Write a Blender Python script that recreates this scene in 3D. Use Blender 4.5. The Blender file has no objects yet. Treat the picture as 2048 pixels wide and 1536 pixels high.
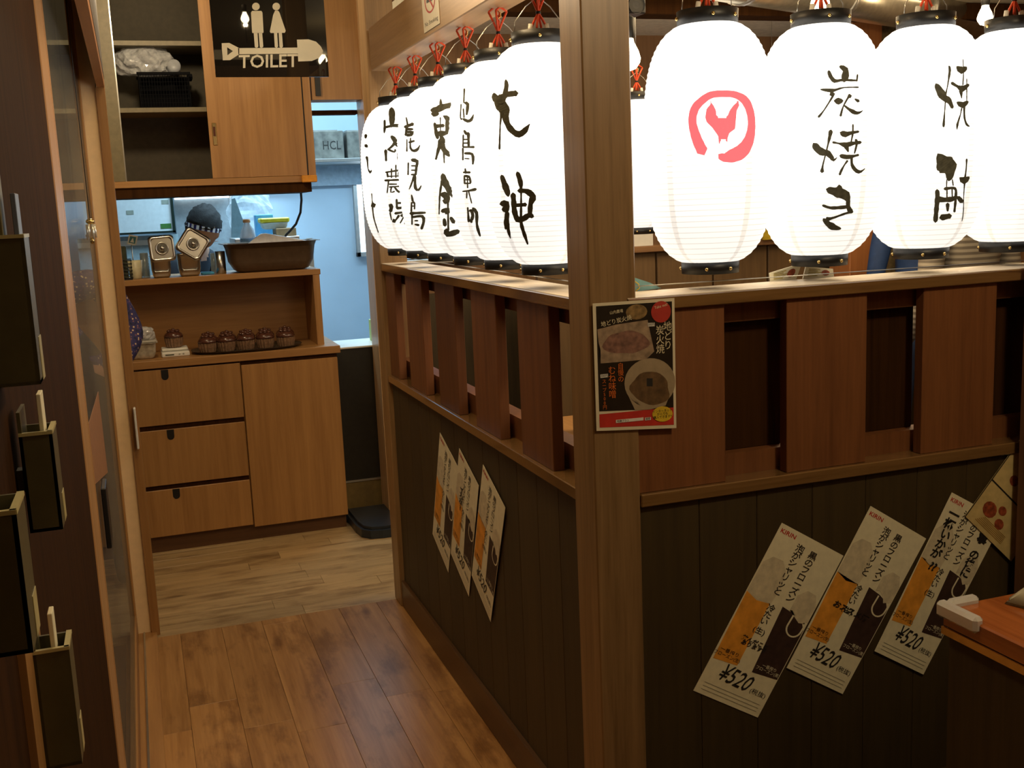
import bpy, bmesh, math, random
from mathutils import Vector, Matrix
random.seed(7)
PI = math.pi
scn = bpy.context.scene
COL = scn.collection
# ------------------------------------------------------------------ camera
H = 1.55
YAW, PITCH, ROLL, FPX = math.radians(18.93), math.radians(9.60), math.radians(-2.465), 2153.0
_f = Vector((math.sin(YAW)*math.cos(PITCH), math.cos(YAW)*math.cos(PITCH), -math.sin(PITCH)))
_r = Vector((math.cos(YAW), -math.sin(YAW), 0.0))
_u = _r.cross(_f)
_c, _s = math.cos(ROLL), math.sin(ROLL)
RR, UU = _r*_c + _u*_s, _u*_c - _r*_s
cam = bpy.data.objects.new('camera', bpy.data.cameras.new('camera'))
COL.objects.link(cam)
cam.data.sensor_width = 36.0
cam.data.lens = FPX/2048.0*36.0
cam.data.clip_start = 0.02
cam.matrix_world = Matrix(((RR.x, UU.x, -_f.x, 0), (RR.y, UU.y, -_f.y, 0), (RR.z, UU.z, -_f.z, H), (0, 0, 0, 1)))
scn.camera = cam
# ------------------------------------------------------------------ world, exposure
w = bpy.data.worlds.new('world'); scn.world = w; w.use_nodes = True
w.node_tree.nodes['Background'].inputs[0].default_value = (1.0, 0.72, 0.42, 1)
w.node_tree.nodes['Background'].inputs[1].default_value = 0.02
vs = scn.view_settings
vs.view_transform = 'Standard'; vs.look = 'None'; vs.gamma = 1.0; vs.use_curve_mapping = False
vs.exposure = 0.0
scn.cycles.use_denoising = True
scn.cycles.max_bounces = 8
scn.cycles.sample_clamp_indirect = 4.0

def lamp(name, kind, loc, energy, color, size=0.3, size_y=None, rot=(0, 0, 0), label=None):
    l = bpy.data.lights.new(name, kind); l.energy = energy; l.color = color
    if kind == 'AREA':
        l.size = size
        if size_y: l.shape = 'RECTANGLE'; l.size_y = size_y
    else:
        l.shadow_soft_size = size
    o = bpy.data.objects.new(name, l); o.location = loc; o.rotation_euler = rot
    COL.objects.link(o); return o
WARM = (1.0, 0.70, 0.34); COOL = (0.52, 0.80, 1.0)
lamp('kitchen_ceiling_light', 'AREA', (0.9, 6.0, 2.68), 54, COOL, 1.6, 0.5)
lamp('kitchen_hood_light', 'AREA', (1.0, 6.55, 1.80), 7, COOL, 1.2, 0.12)
lamp('corridor_ceiling_light', 'AREA', (0.40, 2.35, 2.70), 10, WARM, 0.25, 0.8)
lamp('entrance_ceiling_light', 'AREA', (0.9, -0.4, 2.70), 1.5, WARM, 0.9, 0.5)
lamp('entrance_fill_light', 'POINT', (1.40, 0.80, 2.36), 34, (1.0, 0.78, 0.48), 0.07)  # unseen lamp, added to brighten the upper part of the corner post
lamp('cupboard_fill_light', 'POINT', (0.12, 4.33, 2.50), 25, (1.0, 0.80, 0.52), 0.06)  # unseen lamp, added so the wall cupboard is brighter than the drawers
lamp('dining_ceiling_light', 'AREA', (2.6, 3.4, 2.33), 34, (1.0, 0.72, 0.40), 1.6, 1.2)

# ------------------------------------------------------------------ helpers
def ray(px, py):
    return RR*((px-1024)/FPX) - UU*((py-768)/FPX) + _f
EYE = Vector((0, 0, H))
def atX(px, py, x): d = ray(px, py); return EYE + d*(x/d.x)
def atY(px, py, y): d = ray(px, py); return EYE + d*(y/d.y)
def atZ(px, py, z): d = ray(px, py); return EYE + d*((z-H)/d.z)

def setp(o, label=None, cat=None, group=None, kind=None):
    if label: o['label'] = label
    if cat: o['category'] = cat
    if group: o['group'] = group
    if kind: o['kind'] = kind
    return o
def thing(name, loc, label=None, cat=None, group=None, kind=None, rz=0.0):
    o = bpy.data.objects.new(name, None); o.empty_display_size = 0.05
    o.location = loc; o.rotation_euler = (0, 0, rz); COL.objects.link(o)
    return setp(o, label, cat, group, kind)
def mk(name, bm, mats, parent=None, loc=None, smooth=False, world=True):
    """one mesh object. bm in world coords; shifted to parent's (or loc's) origin when world."""
    me = bpy.data.meshes.new(name)
    base = Vector(parent_world(parent)) if parent is not None else Vector(loc or (0, 0, 0))
    if world and base.length > 0:
        bmesh.ops.translate(bm, verts=bm.verts[:], vec=-base)
    bmesh.ops.recalc_face_normals(bm, faces=bm.faces[:])
    bm.to_mesh(me); bm.free()
    for m in (mats if isinstance(mats, (list, tuple)) else [mats]): me.materials.append(m)
    if smooth:
        for p in me.polygons: p.use_smooth = True
    o = bpy.data.objects.new(name, me); COL.objects.link(o)
    if parent is not None: o.parent = parent
    elif loc is not None: o.location = loc
    return o
def parent_world(p):
    v = Vector((0, 0, 0))
    while p is not None: v += p.location; p = p.parent
    return v
def copy_tree(o, parent=None):
    c = o.copy(); COL.objects.link(c); c.parent = parent
    for ch in list(o.children): copy_tree(ch, c)
    return c
def box(bm, x0, x1, y0, y1, z0, z1, bev=0.0, mi=0):
    r = bmesh.ops.create_cube(bm, size=1.0)
    vs_ = r['verts']
    bmesh.ops.scale(bm, verts=vs_, vec=(abs(x1-x0), abs(y1-y0), abs(z1-z0)))
    bmesh.ops.translate(bm, verts=vs_, vec=((x0+x1)/2, (y0+y1)/2, (z0+z1)/2))
    fs = list({f for v in vs_ for f in v.link_faces})
    for f in fs: f.material_index = mi
    if bev > 0:
        es = list({e for v in vs_ for e in v.link_edges})
        bmesh.ops.bevel(bm, geom=es, offset=bev, segments=1, affect='EDGES', profile=0.7)
    return bm
def BX(*args, **k): return box(bmesh.new(), *args, **k)
def lathe(bm, prof, seg=24, c=(0, 0, 0), axis='z', mi=0, caps=True):
    rings = []
    for (r, z) in prof:
        ring = []
        for i in range(seg):
            a = 2*PI*i/seg; p = (r*math.cos(a), r*math.sin(a), z)
            if axis == 'y': p = (p[0], p[2], p[1])
            if axis == 'x': p = (p[2], p[0], p[1])
            ring.append(bm.verts.new((p[0]+c[0], p[1]+c[1], p[2]+c[2])))
        rings.append(ring)
    for a, b in zip(rings, rings[1:]):
        for i in range(seg):
            f = bm.faces.new((a[i], a[(i+1) % seg], b[(i+1) % seg], b[i])); f.material_index = mi; f.smooth = True
    if caps:
        for rg in (rings[0], rings[-1]):
            f = bm.faces.new(rg); f.material_index = mi
    return bm
def tube(bm, pts, r, seg=8, mi=0, r2=None):
    pts = [Vector(p) for p in pts]; n = len(pts); rings = []
    up0 = None
    for i, p in enumerate(pts):
        d = (pts[min(i+1, n-1)] - pts[max(i-1, 0)]).normalized()
        if up0 is None or abs(d.dot(up0)) > 0.95: up0 = Vector((0, 0, 1)) if abs(d.z) < 0.9 else Vector((1, 0, 0))
        s = d.cross(up0).normalized(); t = s.cross(d).normalized(); up0 = t
        rr = r if r2 is None else r + (r2-r)*i/(n-1)
        rings.append([bm.verts.new(p + s*(rr*math.cos(2*PI*k/seg)) + t*(rr*math.sin(2*PI*k/seg))) for k in range(seg)])
    for a, b in zip(rings, rings[1:]):
        for k in range(seg):
            f = bm.faces.new((a[k], a[(k+1) % seg], b[(k+1) % seg], b[k])); f.material_index = mi; f.smooth = True
    for rg in (rings[0], rings[-1]):
        f = bm.faces.new(rg); f.material_index = mi
    return bm
def ball(bm, c, r, sc=(1, 1, 1), u=12, v=8, mi=0):
    q = bmesh.ops.create_uvsphere(bm, u_segments=u, v_segments=v, radius=r)['verts']
    for p in q:
        p.co = Vector((p.co.x*sc[0]+c[0], p.co.y*sc[1]+c[1], p.co.z*sc[2]+c[2]))
    for f in {f for p in q for f in p.link_faces}: f.material_index = mi; f.smooth = True
    return q
def slab(bm, pts, nrm, th, mi=0):
    """polygon (3D points) extruded by th along nrm"""
    nrm = Vector(nrm)
    a = [bm.verts.new(Vector(p)) for p in pts]; b = [bm.verts.new(Vector(p)+nrm*th) for p in pts]
    n = len(a)
    fs = [bm.faces.new(a), bm.faces.new(b)]
    for i in range(n): fs.append(bm.faces.new((a[i], a[(i+1) % n], b[(i+1) % n], b[i])))
    for f in fs: f.material_index = mi
    bmesh.ops.triangulate(bm, faces=fs[:2])
    return bm

# ------------------------------------------------------------------ materials
_M = {}
def srgb(r, g, b):
    f = lambda c: ((c/255.0)/12.92 if c/255.0 <= 0.04045 else ((c/255.0+0.055)/1.055)**2.4)
    return (f(r), f(g), f(b), 1)
def nodes(name):
    m = bpy.data.materials.new(name); m.use_nodes = True; nt = m.node_tree
    return m, nt, nt.nodes['Principled BSDF'], nt.nodes, nt.links
def ramp(N, stops):
    r = N.new('ShaderNodeValToRGB')
    while len(r.color_ramp.elements) < len(stops): r.color_ramp.elements.new(0.5)
    for e, (p, c) in zip(r.color_ramp.elements, stops): e.position = p; e.color = c
    return r
def plain(name, col, rough=0.5, metal=0.0, var=0.12, scale=40, bump=0.0, coat=0.0, trans=0.0, alpha=1.0):
    if name in _M: return _M[name]
    m, nt, P, N, L = nodes(name)
    tc = N.new('ShaderNodeTexCoord'); ns = N.new('ShaderNodeTexNoise'); ns.inputs['Scale'].default_value = scale
    ns.inputs['Detail'].default_value = 3
    L.new(tc.outputs['Object'], ns.inputs['Vector'])
    lo = tuple(c*(1-var) for c in col[:3])+(1,); hi = tuple(min(1, c*(1+var)) for c in col[:3])+(1,)
    r = ramp(N, [(0.3, lo), (0.7, hi)]); L.new(ns.outputs['Fac'], r.inputs['Fac']); L.new(r.outputs['Color'], P.inputs['Base Color'])
    P.inputs['Roughness'].default_value = rough; P.inputs['Metallic'].default_value = metal
    P.inputs['Coat Weight'].default_value = coat; P.inputs['Transmission Weight'].default_value = trans
    P.inputs['Alpha'].default_value = alpha
    if bump:
        b = N.new('ShaderNodeBump'); b.inputs['Strength'].default_value = bump; b.inputs['Distance'].default_value = 0.002
        L.new(ns.outputs['Fac'], b.inputs['Height']); L.new(b.outputs['Normal'], P.inputs['Normal'])
    _M[name] = m; return m
def wood(name, dark, light, axis='z', rough=0.45, scale=1.0, coat=0.0, knots=0.0, spec=0.5, bumps=0.25, crough=0.12):
    if name in _M: return _M[name]
    m, nt, P, N, L = nodes(name)
    tc = N.new('ShaderNodeTexCoord'); oi = N.new('ShaderNodeObjectInfo')
    add = N.new('ShaderNodeVectorMath'); add.operation = 'ADD'
    sc = N.new('ShaderNodeVectorMath'); sc.operation = 'SCALE'; sc.inputs['Scale'].default_value = 9.0
    cmb = N.new('ShaderNodeCombineXYZ')
    for i in range(3): L.new(oi.outputs['Random'], cmb.inputs[i])
    L.new(cmb.outputs[0], sc.inputs[0]); L.new(tc.outputs['Object'], add.inputs[0]); L.new(sc.outputs[0], add.inputs[1])
    mp = N.new('ShaderNodeMapping'); s = {'x': (1.2, 26, 26), 'y': (26, 1.2, 26), 'z': (26, 26, 1.2)}[axis]
    mp.inputs['Scale'].default_value = tuple(q*scale for q in s)
    L.new(add.outputs[0], mp.inputs['Vector'])
    n1 = N.new('ShaderNodeTexNoise'); n1.inputs['Scale'].default_value = 1.6; n1.inputs['Detail'].default_value = 6; n1.inputs['Roughness'].default_value = 0.6
    n1.inputs['Distortion'].default_value = 0.4
    n2 = N.new('ShaderNodeTexNoise'); n2.inputs['Scale'].default_value = 7.0; n2.inputs['Detail'].default_value = 4
    L.new(mp.outputs[0], n1.inputs['Vector']); L.new(mp.outputs[0], n2.inputs['Vector'])
    mix = N.new('ShaderNodeMath'); mix.operation = 'MULTIPLY_ADD'; mix.inputs[1].default_value = 0.35
    L.new(n2.outputs['Fac'], mix.inputs[0]); L.new(n1.outputs['Fac'], mix.inputs[2])
    mid = tuple((a+b)/2 for a, b in zip(dark, light))
    r = ramp(N, [(0.42, dark), (0.66, mid), (0.95, light)])
    L.new(mix.outputs[0], r.inputs['Fac'])
    hs = N.new('ShaderNodeHueSaturation'); ml = N.new('ShaderNodeMapRange')
    ml.inputs['To Min'].default_value = 0.86; ml.inputs['To Max'].default_value = 1.12
    L.new(oi.outputs['Random'], ml.inputs['Value']); L.new(ml.outputs[0], hs.inputs['Value']); L.new(r.outputs['Color'], hs.inputs['Color'])
    col_out = hs.outputs[0]
    if knots:
        mp2 = N.new('ShaderNodeMapping'); s2 = {'x': (3, 9, 9), 'y': (9, 3, 9), 'z': (9, 9, 3)}[axis]; mp2.inputs['Scale'].default_value = s2
        L.new(add.outputs[0], mp2.inputs['Vector'])
        n3 = N.new('ShaderNodeTexNoise'); n3.inputs['Scale'].default_value = 1.1; n3.inputs['Detail'].default_value = 5; n3.inputs['Roughness'].default_value = 0.65; L.new(mp2.outputs[0], n3.inputs['Vector'])
        r3 = ramp(N, [(0.36, (0.50, 0.44, 0.40, 1)), (0.50, (1, 1, 1, 1)), (0.68, (1.0, 1.0, 1.0, 1)), (0.80, (1.05, 1.12, 1.25, 1))]); L.new(n3.outputs['Fac'], r3.inputs['Fac'])
        vo = N.new('ShaderNodeTexVoronoi'); vo.inputs['Scale'].default_value = 0.62; L.new(mp2.outputs[0], vo.inputs['Vector'])
        r4 = ramp(N, [(0.0, (0.30, 0.22, 0.15, 1)), (0.045, (0.55, 0.48, 0.4, 1)), (0.10, (1, 1, 1, 1))]); L.new(vo.outputs['Distance'], r4.inputs['Fac'])
        x1 = N.new('ShaderNodeMix'); x1.data_type = 'RGBA'; x1.blend_type = 'MULTIPLY'; x1.inputs['Factor'].default_value = knots; L.new(col_out, x1.inputs['A']); L.new(r3.outputs['Color'], x1.inputs['B'])
        x2 = N.new('ShaderNodeMix'); x2.data_type = 'RGBA'; x2.blend_type = 'MULTIPLY'; x2.inputs['Factor'].default_value = knots; L.new(x1.outputs['Result'], x2.inputs['A']); L.new(r4.outputs['Color'], x2.inputs['B'])
        col_out = x2.outputs['Result']
    L.new(col_out, P.inputs['Base Color'])
    P.inputs['Roughness'].default_value = rough; P.inputs['Coat Weight'].default_value = coat; P.inputs['Coat Roughness'].default_value = crough
    P.inputs['Specular IOR Level'].default_value = spec
    b = N.new('ShaderNodeBump'); b.inputs['Strength'].default_value = bumps; b.inputs['Distance'].default_value = 0.001
    L.new(n1.outputs['Fac'], b.inputs['Height']); L.new(b.outputs['Normal'], P.inputs['Normal'])
    _M[name] = m; return m
def emit(name, col, st):
    if name in _M: return _M[name]
    m, nt, P, N, L = nodes(name)
    P.inputs['Base Color'].default_value = col; P.inputs['Emission Color'].default_value = col; P.inputs['Emission Strength'].default_value = st
    _M[name] = m; return m
def glass(name, col=(0.9, 0.95, 0.95, 1), rough=0.02, ior=1.45):
    if name in _M: return _M[name]
    m, nt, P, N, L = nodes(name)
    P.inputs['Base Color'].default_value = col; P.inputs['Roughness'].default_value = rough
    P.inputs['Transmission Weight'].default_value = 1.0; P.inputs['IOR'].default_value = ior
    _M[name] = m; return m

W_POST = lambda a: wood('post_wood_'+a, srgb(122, 94, 60), srgb(166, 132, 90), a, 0.38)
W_BOARD = wood('lattice_board_wood', srgb(100, 60, 32), srgb(130, 82, 46), 'z', 0.5)
W_RAIL = lambda a: wood('rail_wood_'+a, srgb(110, 80, 46), srgb(146, 110, 66), a, 0.2, coat=1.0, bumps=0.03, crough=0.10)
W_DADO = wood('dark_stained_panel', srgb(60, 47, 24), srgb(76, 61, 32), 'z', 0.6)
W_CAB = lambda a: wood('cabinet_laminate_'+a, srgb(150, 106, 60), srgb(180, 134, 80), a, 0.4, 0.7)
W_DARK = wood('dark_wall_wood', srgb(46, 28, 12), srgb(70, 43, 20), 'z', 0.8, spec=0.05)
W_BEAM = lambda a: wood('beam_wood_'+a, srgb(168, 132, 92), srgb(200, 164, 120), a, 0.35)
W_FLOOR = lambda a: wood('floor_plank_wood_'+a, srgb(150, 104, 56), srgb(196, 148, 92), a, 0.30, 0.8, knots=0.8)
W_FLOORG = wood('grey_floor_plank_wood', srgb(152, 126, 86), srgb(196, 166, 120), 'x', 0.33, 0.8, knots=0.8)
W_ROOM = lambda a: wood('dining_wall_wood_'+a, srgb(120, 86, 54), srgb(150, 112, 74), a, 0.5)
BLACK = plain('black_plastic', (0.008, 0.008, 0.008, 1), 0.45)
BLACKG = plain('black_acrylic', (0.012, 0.010, 0.008, 1), 0.015, var=0)
DARKINT = plain('dark_cabinet_interior', srgb(70, 62, 45), 0.7)
OLIVE = plain('olive_laminate', srgb(120, 108, 78), 0.5)
CREAM = plain('cream_paint', srgb(246, 218, 172), 0.5, var=0.04)
WIREBLK = plain('matt_black_wire', (0.006, 0.006, 0.007, 1), 0.9, var=0)
WIREBLK.node_tree.nodes['Principled BSDF'].inputs['Specular IOR Level'].default_value = 0.1
BRASS = plain('brass', (0.75, 0.55, 0.22, 1), 0.25, 1.0)
STEEL = plain('brushed_steel', (0.55, 0.55, 0.52, 1), 0.28, 1.0, var=0.05)
STEELK = plain('satin_steel', (0.5, 0.5, 0.48, 1), 0.42, 1.0, var=0.05)
KWALL = plain('kitchen_wall_paint', srgb(186, 206, 222), 0.5, var=0.03, scale=6)  # white wall; the cool light's tint is put into this pale blue
WHITE = plain('white_plastic', srgb(225, 222, 212), 0.4, var=0.03)
PAPER = plain('cream_paper', srgb(236, 228, 196), 0.6, var=0.05, scale=60)
INK = plain('black_ink', (0.015, 0.013, 0.01, 1), 0.6, var=0)
INKL = plain('lantern_brush_ink', (0.085, 0.085, 0.06, 1), 0.7, var=0.3, scale=120)  # ink greyed in colour to imitate bloom from the bright lantern
RED = plain('red_print', srgb(190, 44, 30), 0.6)
ORANGE = plain('orange_beer_print', srgb(232, 158, 56), 0.6, var=0.2, scale=30)
BROWNP = plain('dark_beer_print', srgb(62, 42, 34), 0.6, var=0.3, scale=40)
FOAM = plain('foam_print', srgb(214, 202, 172), 0.7, var=0.15, scale=50)
GREYP = plain('grey_print', srgb(150, 140, 120), 0.7)
YELLOW = plain('yellow_print', srgb(216, 182, 40), 0.6)
REDCORD = plain('red_cord', srgb(232, 84, 44), 0.5)
CLEAR = glass('clear_plastic', (0.95, 0.95, 0.92, 1), 0.08)
CEILM = plain('grey_ceiling_paint', srgb(128, 118, 96), 0.7)

# ------------------------------------------------------------------ text
_TC = {}
def text_geo(s, size=1.0, spacing=1.0, vertical=False, bold=0.0, shear=0.0):
    key = (s, vertical, spacing, bold, shear)
    if key not in _TC:
        cu = bpy.data.curves.new('t', 'FONT'); cu.body = '\n'.join(s) if vertical else s
        cu.size = 1.0; cu.align_x = 'CENTER'; cu.align_y = 'CENTER'; cu.resolution_u = 2; cu.offset = bold; cu.shear = shear
        cu.space_line = 0.92*spacing; cu.space_character = spacing if not vertical else 1
        o = bpy.data.objects.new('t', cu); COL.objects.link(o)
        dg = bpy.context.evaluated_depsgraph_get(); dg.update()
        me = bpy.data.meshes.new_from_object(o.evaluated_get(dg))
        vv = [(v.co.x, v.co.y) for v in me.vertices]; ff = [tuple(p.vertices) for p in me.polygons]
        bpy.data.objects.remove(o); bpy.data.curves.remove(cu); bpy.data.meshes.remove(me)
        _TC[key] = (vv, ff)
    vv, ff = _TC[key]
    return [(x*size, y*size) for x, y in vv], ff
def add_text(bm, s, mapf, cx, cy, size, vertical=False, rot=0.0, sx=1.0, spacing=1.0, mi=0, h=0.0, bold=0.0, shear=0.0):
    vv, ff = text_geo(s, size, spacing, vertical, bold, shear)
    c_, s_ = math.cos(rot), math.sin(rot)
    bv = [bm.verts.new(mapf(cx + x*sx*c_ - y*s_, cy + x*sx*s_ + y*c_, h)) for x, y in vv]
    for f in ff:
        try:
            q = bm.faces.new([bv[i] for i in f]); q.material_index = mi
        except ValueError: pass
def poly(bm, pts, mapf, h=0.0, mi=0):
    vs_ = [bm.verts.new(mapf(x, y, h)) for x, y in pts]
    f = bm.faces.new(vs_); f.material_index = mi
    bmesh.ops.triangulate(bm, faces=[f])
def rect(bm, x0, x1, y0, y1, mapf, h=0.0, mi=0): poly(bm, [(x0, y0), (x1, y0), (x1, y1), (x0, y1)], mapf, h, mi)
def ell(x, y, rx, ry, n=20, a0=0, a1=2*PI):
    return [(x+rx*math.cos(a0+(a1-a0)*i/n), y+ry*math.sin(a0+(a1-a0)*i/n)) for i in range(n)]

def quadmap(c00, c10, c11, c01, nrm, W_, H_):
    """paper coordinates (metres, origin bottom-left) -> 3D, bilinear"""
    nrm = Vector(nrm)
    def f(x, y, h=0.0):
        u, v = x/W_, y/H_
        return c00*(1-u)*(1-v) + c10*u*(1-v) + c11*u*v + c01*(1-u)*v + nrm*h
    return f
def sheet(bm, mapf, W_, H_, th=0.0006, n=1, mi=0):
    top = [[bm.verts.new(mapf(W_*i/n, H_*j/n, th)) for i in range(n+1)] for j in range(n+1)]
    bot = [[bm.verts.new(mapf(W_*i/n, H_*j/n, 0)) for i in range(n+1)] for j in range(n+1)]
    for j in range(n):
        for i in range(n):
            bm.faces.new((top[j][i], top[j][i+1], top[j+1][i+1], top[j+1][i])); bm.faces.new((bot[j][i], bot[j+1][i], bot[j+1][i+1], bot[j][i+1]))
    for i in range(n):
        bm.faces.new((top[0][i], bot[0][i], bot[0][i+1], top[0][i+1])); bm.faces.new((top[n][i], top[n][i+1], bot[n][i+1], bot[n][i]))
        bm.faces.new((top[i][0], top[i+1][0], bot[i+1][0], bot[i][0])); bm.faces.new((top[i][n], bot[i][n], bot[i+1][n], top[i+1][n]))
    return bm

# ================================================================== SETTING
def struct(name, bm, m, parent=None, loc=None):
    o = mk(name, bm, m, parent, loc)
    if parent is None: o['kind'] = 'structure'
    return o
CH = 2.75
XR, YF, YB = 4.6, -1.4, 7.0
fl = struct('floor', BX(-1.2, XR, YF, YB, -0.12, -0.008), plain('floor_joint', srgb(50, 36, 24), 0.7))
# planks: corridor boards run along the corridor, the far boards across it
XW = -0.12
TY = 4.06
x = XW; row = 0
pw = 0.150
while x < 0.88:
    x1 = min(x+pw, 0.885)
    y = -0.2 - random.random()*0.6
    while y < TY:
        y1 = min(y+0.91, TY)
        mk('plank', BX(x+0.0004, x1-0.0004, y+0.0004, y1-0.0004, -0.008, -random.random()*0.0006, bev=0.0006), W_FLOOR('y'), fl)
        y = y1
    x = x1; row += 1
y = TY
while y < 5.2:
    y1 = y+0.105
    xx = -0.9 - random.random()*0.6
    while xx < 1.25:
        xe = min(xx+0.91, 1.26)
        mk('plank', BX(xx+0.0004, xe-0.0004, y+0.0004, y1-0.0004, -0.008, -random.random()*0.0006, bev=0.0006), W_FLOORG, fl)
        xx = xe
    y = y1
struct('ceiling', BX(-1.2, XR, YF, YB, CH, CH+0.1), CEILM)
DC = 2.36      # the dining room has a lower ceiling
struct('ceiling', BX(1.14, XR, 2.25, 5.17, DC, DC+0.05), plain('dining_ceiling_paint', srgb(226, 222, 202), 0.6))
# left wall: dark panelled pier, header, end post, niche wall behind the glass
wl = thing('wall_left', (0, 0, 0), kind='structure')
mk('panel', BX(-0.30, XW, -1.4, 2.07, 0, CH), W_DARK, wl)
mk('header', BX(-0.066, -0.041, 2.07, 4.20, 2.0, 2.04), wood('header_wood', srgb(150, 96, 56), srgb(180, 124, 76), 'y', 0.4), wl)
mk('header_cladding', BX(-0.066, -0.040, 2.07, 4.20, 2.041, CH), plain('mottled_dark_plaster', srgb(74, 60, 40), 0.8, var=0.6, scale=35, bump=0.5), wl)
mk('recess_wall', BX(-1.2, -0.90, 2.07, 5.1, 0, CH), W_ROOM('z'), wl)
mk('batten', BX(XW, XW+0.006, 0.915, 1.035, 0, 1.25), W_CAB('z'), wl)
t1 = thing('trim_1', (0, 0, 0), kind='structure')
mk('jamb', BX(-0.118, -0.070, 4.10, 4.19, 0, CH), CREAM, t1)
mk('edge_strip', BX(-0.070, -0.041, 4.085, 4.19, 0, 2.0), W_CAB('z'), t1)
t2 = thing('trim_2', (0, 0, 0), kind='structure')
mk('jamb', BX(XW-0.03, XW+0.002, 2.07, 2.26, 0, CH, bev=0.002), wood('tan_jamb_wood', srgb(176, 132, 84), srgb(206, 160, 108), 'z', 0.4), t2)
t3 = thing('trim_3', (0, 0, 0), kind='structure')
mk('sill', BX(-0.16, -0.052, 2.07, 4.10, 0, 0.012, bev=0.002), W_CAB('y'), t3)
mk('track', BX(-0.100, -0.094, 2.07, 4.09, 0.012, 0.018), STEEL, t3)
mk('track', BX(-0.140, -0.134, 2.07, 4.09, 0.012, 0.018), STEEL, t3)
# sliding glass door
def door_glass():
    m, nt, P, N, L = nodes('hazy_door_pane')
    tr = N.new('ShaderNodeBsdfTransparent'); tr.inputs[0].default_value = (0.86, 0.89, 0.90, 1)
    gl = N.new('ShaderNodeBsdfGlossy'); gl.inputs[0].default_value = (0.9, 0.9, 0.9, 1); gl.inputs['Roughness'].default_value = 0.05
    df = N.new('ShaderNodeBsdfDiffuse'); df.inputs[0].default_value = (0.55, 0.55, 0.52, 1)
    m1 = N.new('ShaderNodeMixShader'); m1.inputs[0].default_value = 0.14; L.new(tr.outputs[0], m1.inputs[1]); L.new(gl.outputs[0], m1.inputs[2])
    m2 = N.new('ShaderNodeMixShader'); m2.inputs[0].default_value = 0.07; L.new(m1.outputs[0], m2.inputs[1]); L.new(df.outputs[0], m2.inputs[2])
    L.new(m2.outputs[0], N['Material Output'].inputs[0]); N.remove(P); return m
d1 = thing('door_1', (-0.13, 2.26, 0.018), kind='structure')
mk('pane', BX(-0.128, -0.124, 2.30, 4.055, 0.10, 2.62), door_glass(), d1)
mk('stile', BX(-0.140, -0.118, 2.262, 2.30, 0.018, 2.66, bev=0.002), W_CAB('z'), d1)
mk('stile', BX(-0.140, -0.118, 4.055, 4.098, 0.018, 2.66, bev=0.002), W_CAB('z'), d1)
mk('bottom_rail', BX(-0.140, -0.118, 2.30, 4.055, 0.018, 0.10, bev=0.002), W_CAB('y'), d1)
mk('top_rail', BX(-0.140, -0.118, 2.30, 4.055, 2.62, 2.66, bev=0.002), W_CAB('y'), d1)
for (pa, pb) in (((233, 720), (237, 803)), ((206, 952), (216, 1105))):
    a, b = atX(*pa, -0.116), atX(*pb, -0.116); yy = (a.y+b.y)/2
    hd = mk('door_handle', BX(-0.1185, -0.108, yy-0.05, yy+0.05, min(a.z, b.z), max(a.z, b.z), bev=0.002), BLACK, d1)
# back walls (front of the kitchen, kitchen rear, side walls)
wb = thing('wall_back', (0, 0, 0), kind='structure')
mk('kitchen_rear', BX(-1.2, XR, YB, YB+0.1, 0, CH), KWALL, wb)
mk('kitchen_side', BX(1.62, 1.70, 5.30, YB, 0, CH), KWALL, wb)
wf = thing('wall_far', (0, 0, 0), kind='structure')
# dining room rear wall with a small pass-through
PX0, PX1, PZ0, PZ1 = 1.22, 1.60, 1.29, 1.62
mk('wall_panel', BX(1.095, PX0, 5.17, 5.27, 0, CH), W_ROOM('z'), wf)
mk('wall_panel', BX(PX1, XR, 5.17, 5.27, 0, CH), W_ROOM('z'), wf)
mk('wall_panel', BX(PX0, PX1, 5.17, 5.27, 0, PZ0), W_ROOM('z'), wf)
mk('wall_panel', BX(PX0, PX1, 5.17, 5.27, PZ1, CH), W_ROOM('z'), wf)
mk('wainscot', BX(1.14, XR, 5.145, 5.169, 0, 1.12), W_DADO, wf)
mk('pass_through_sill', BX(PX0-0.01, PX1+0.01, 5.10, 5.30, PZ0-0.02, PZ0, bev=0.003), WHITE, wf)
mk('corner_post', BX(1.085, 1.135, 5.14, 5.30, 0, CH), W_BEAM('z'), wf)
mk('header', BX(0.852, 1.085, 5.165, 5.30, 2.056, CH), W_CAB('z'), wf)
mk('header_lining', BX(0.852, 1.085, 5.30, 5.36, 2.00, 2.02), W_DARK, wf)
b_ = atY(635, 172, 5.165)
mk('bracket', BX(b_.x-0.012, b_.x+0.012, 5.155, 5.165, b_.z-0.045, b_.z+0.09), BLACK, wf)
struct('wall_right', BX(XR, XR+0.1, YF, YB, 0, CH), W_ROOM('z'))
struct('wall_front', BX(-1.2, XR, YF-0.1, YF, 0, CH), W_ROOM('z'))
struct('wall_side', BX(-1.3, -1.2, YF, YB, 0, CH), W_ROOM('z'))

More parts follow.
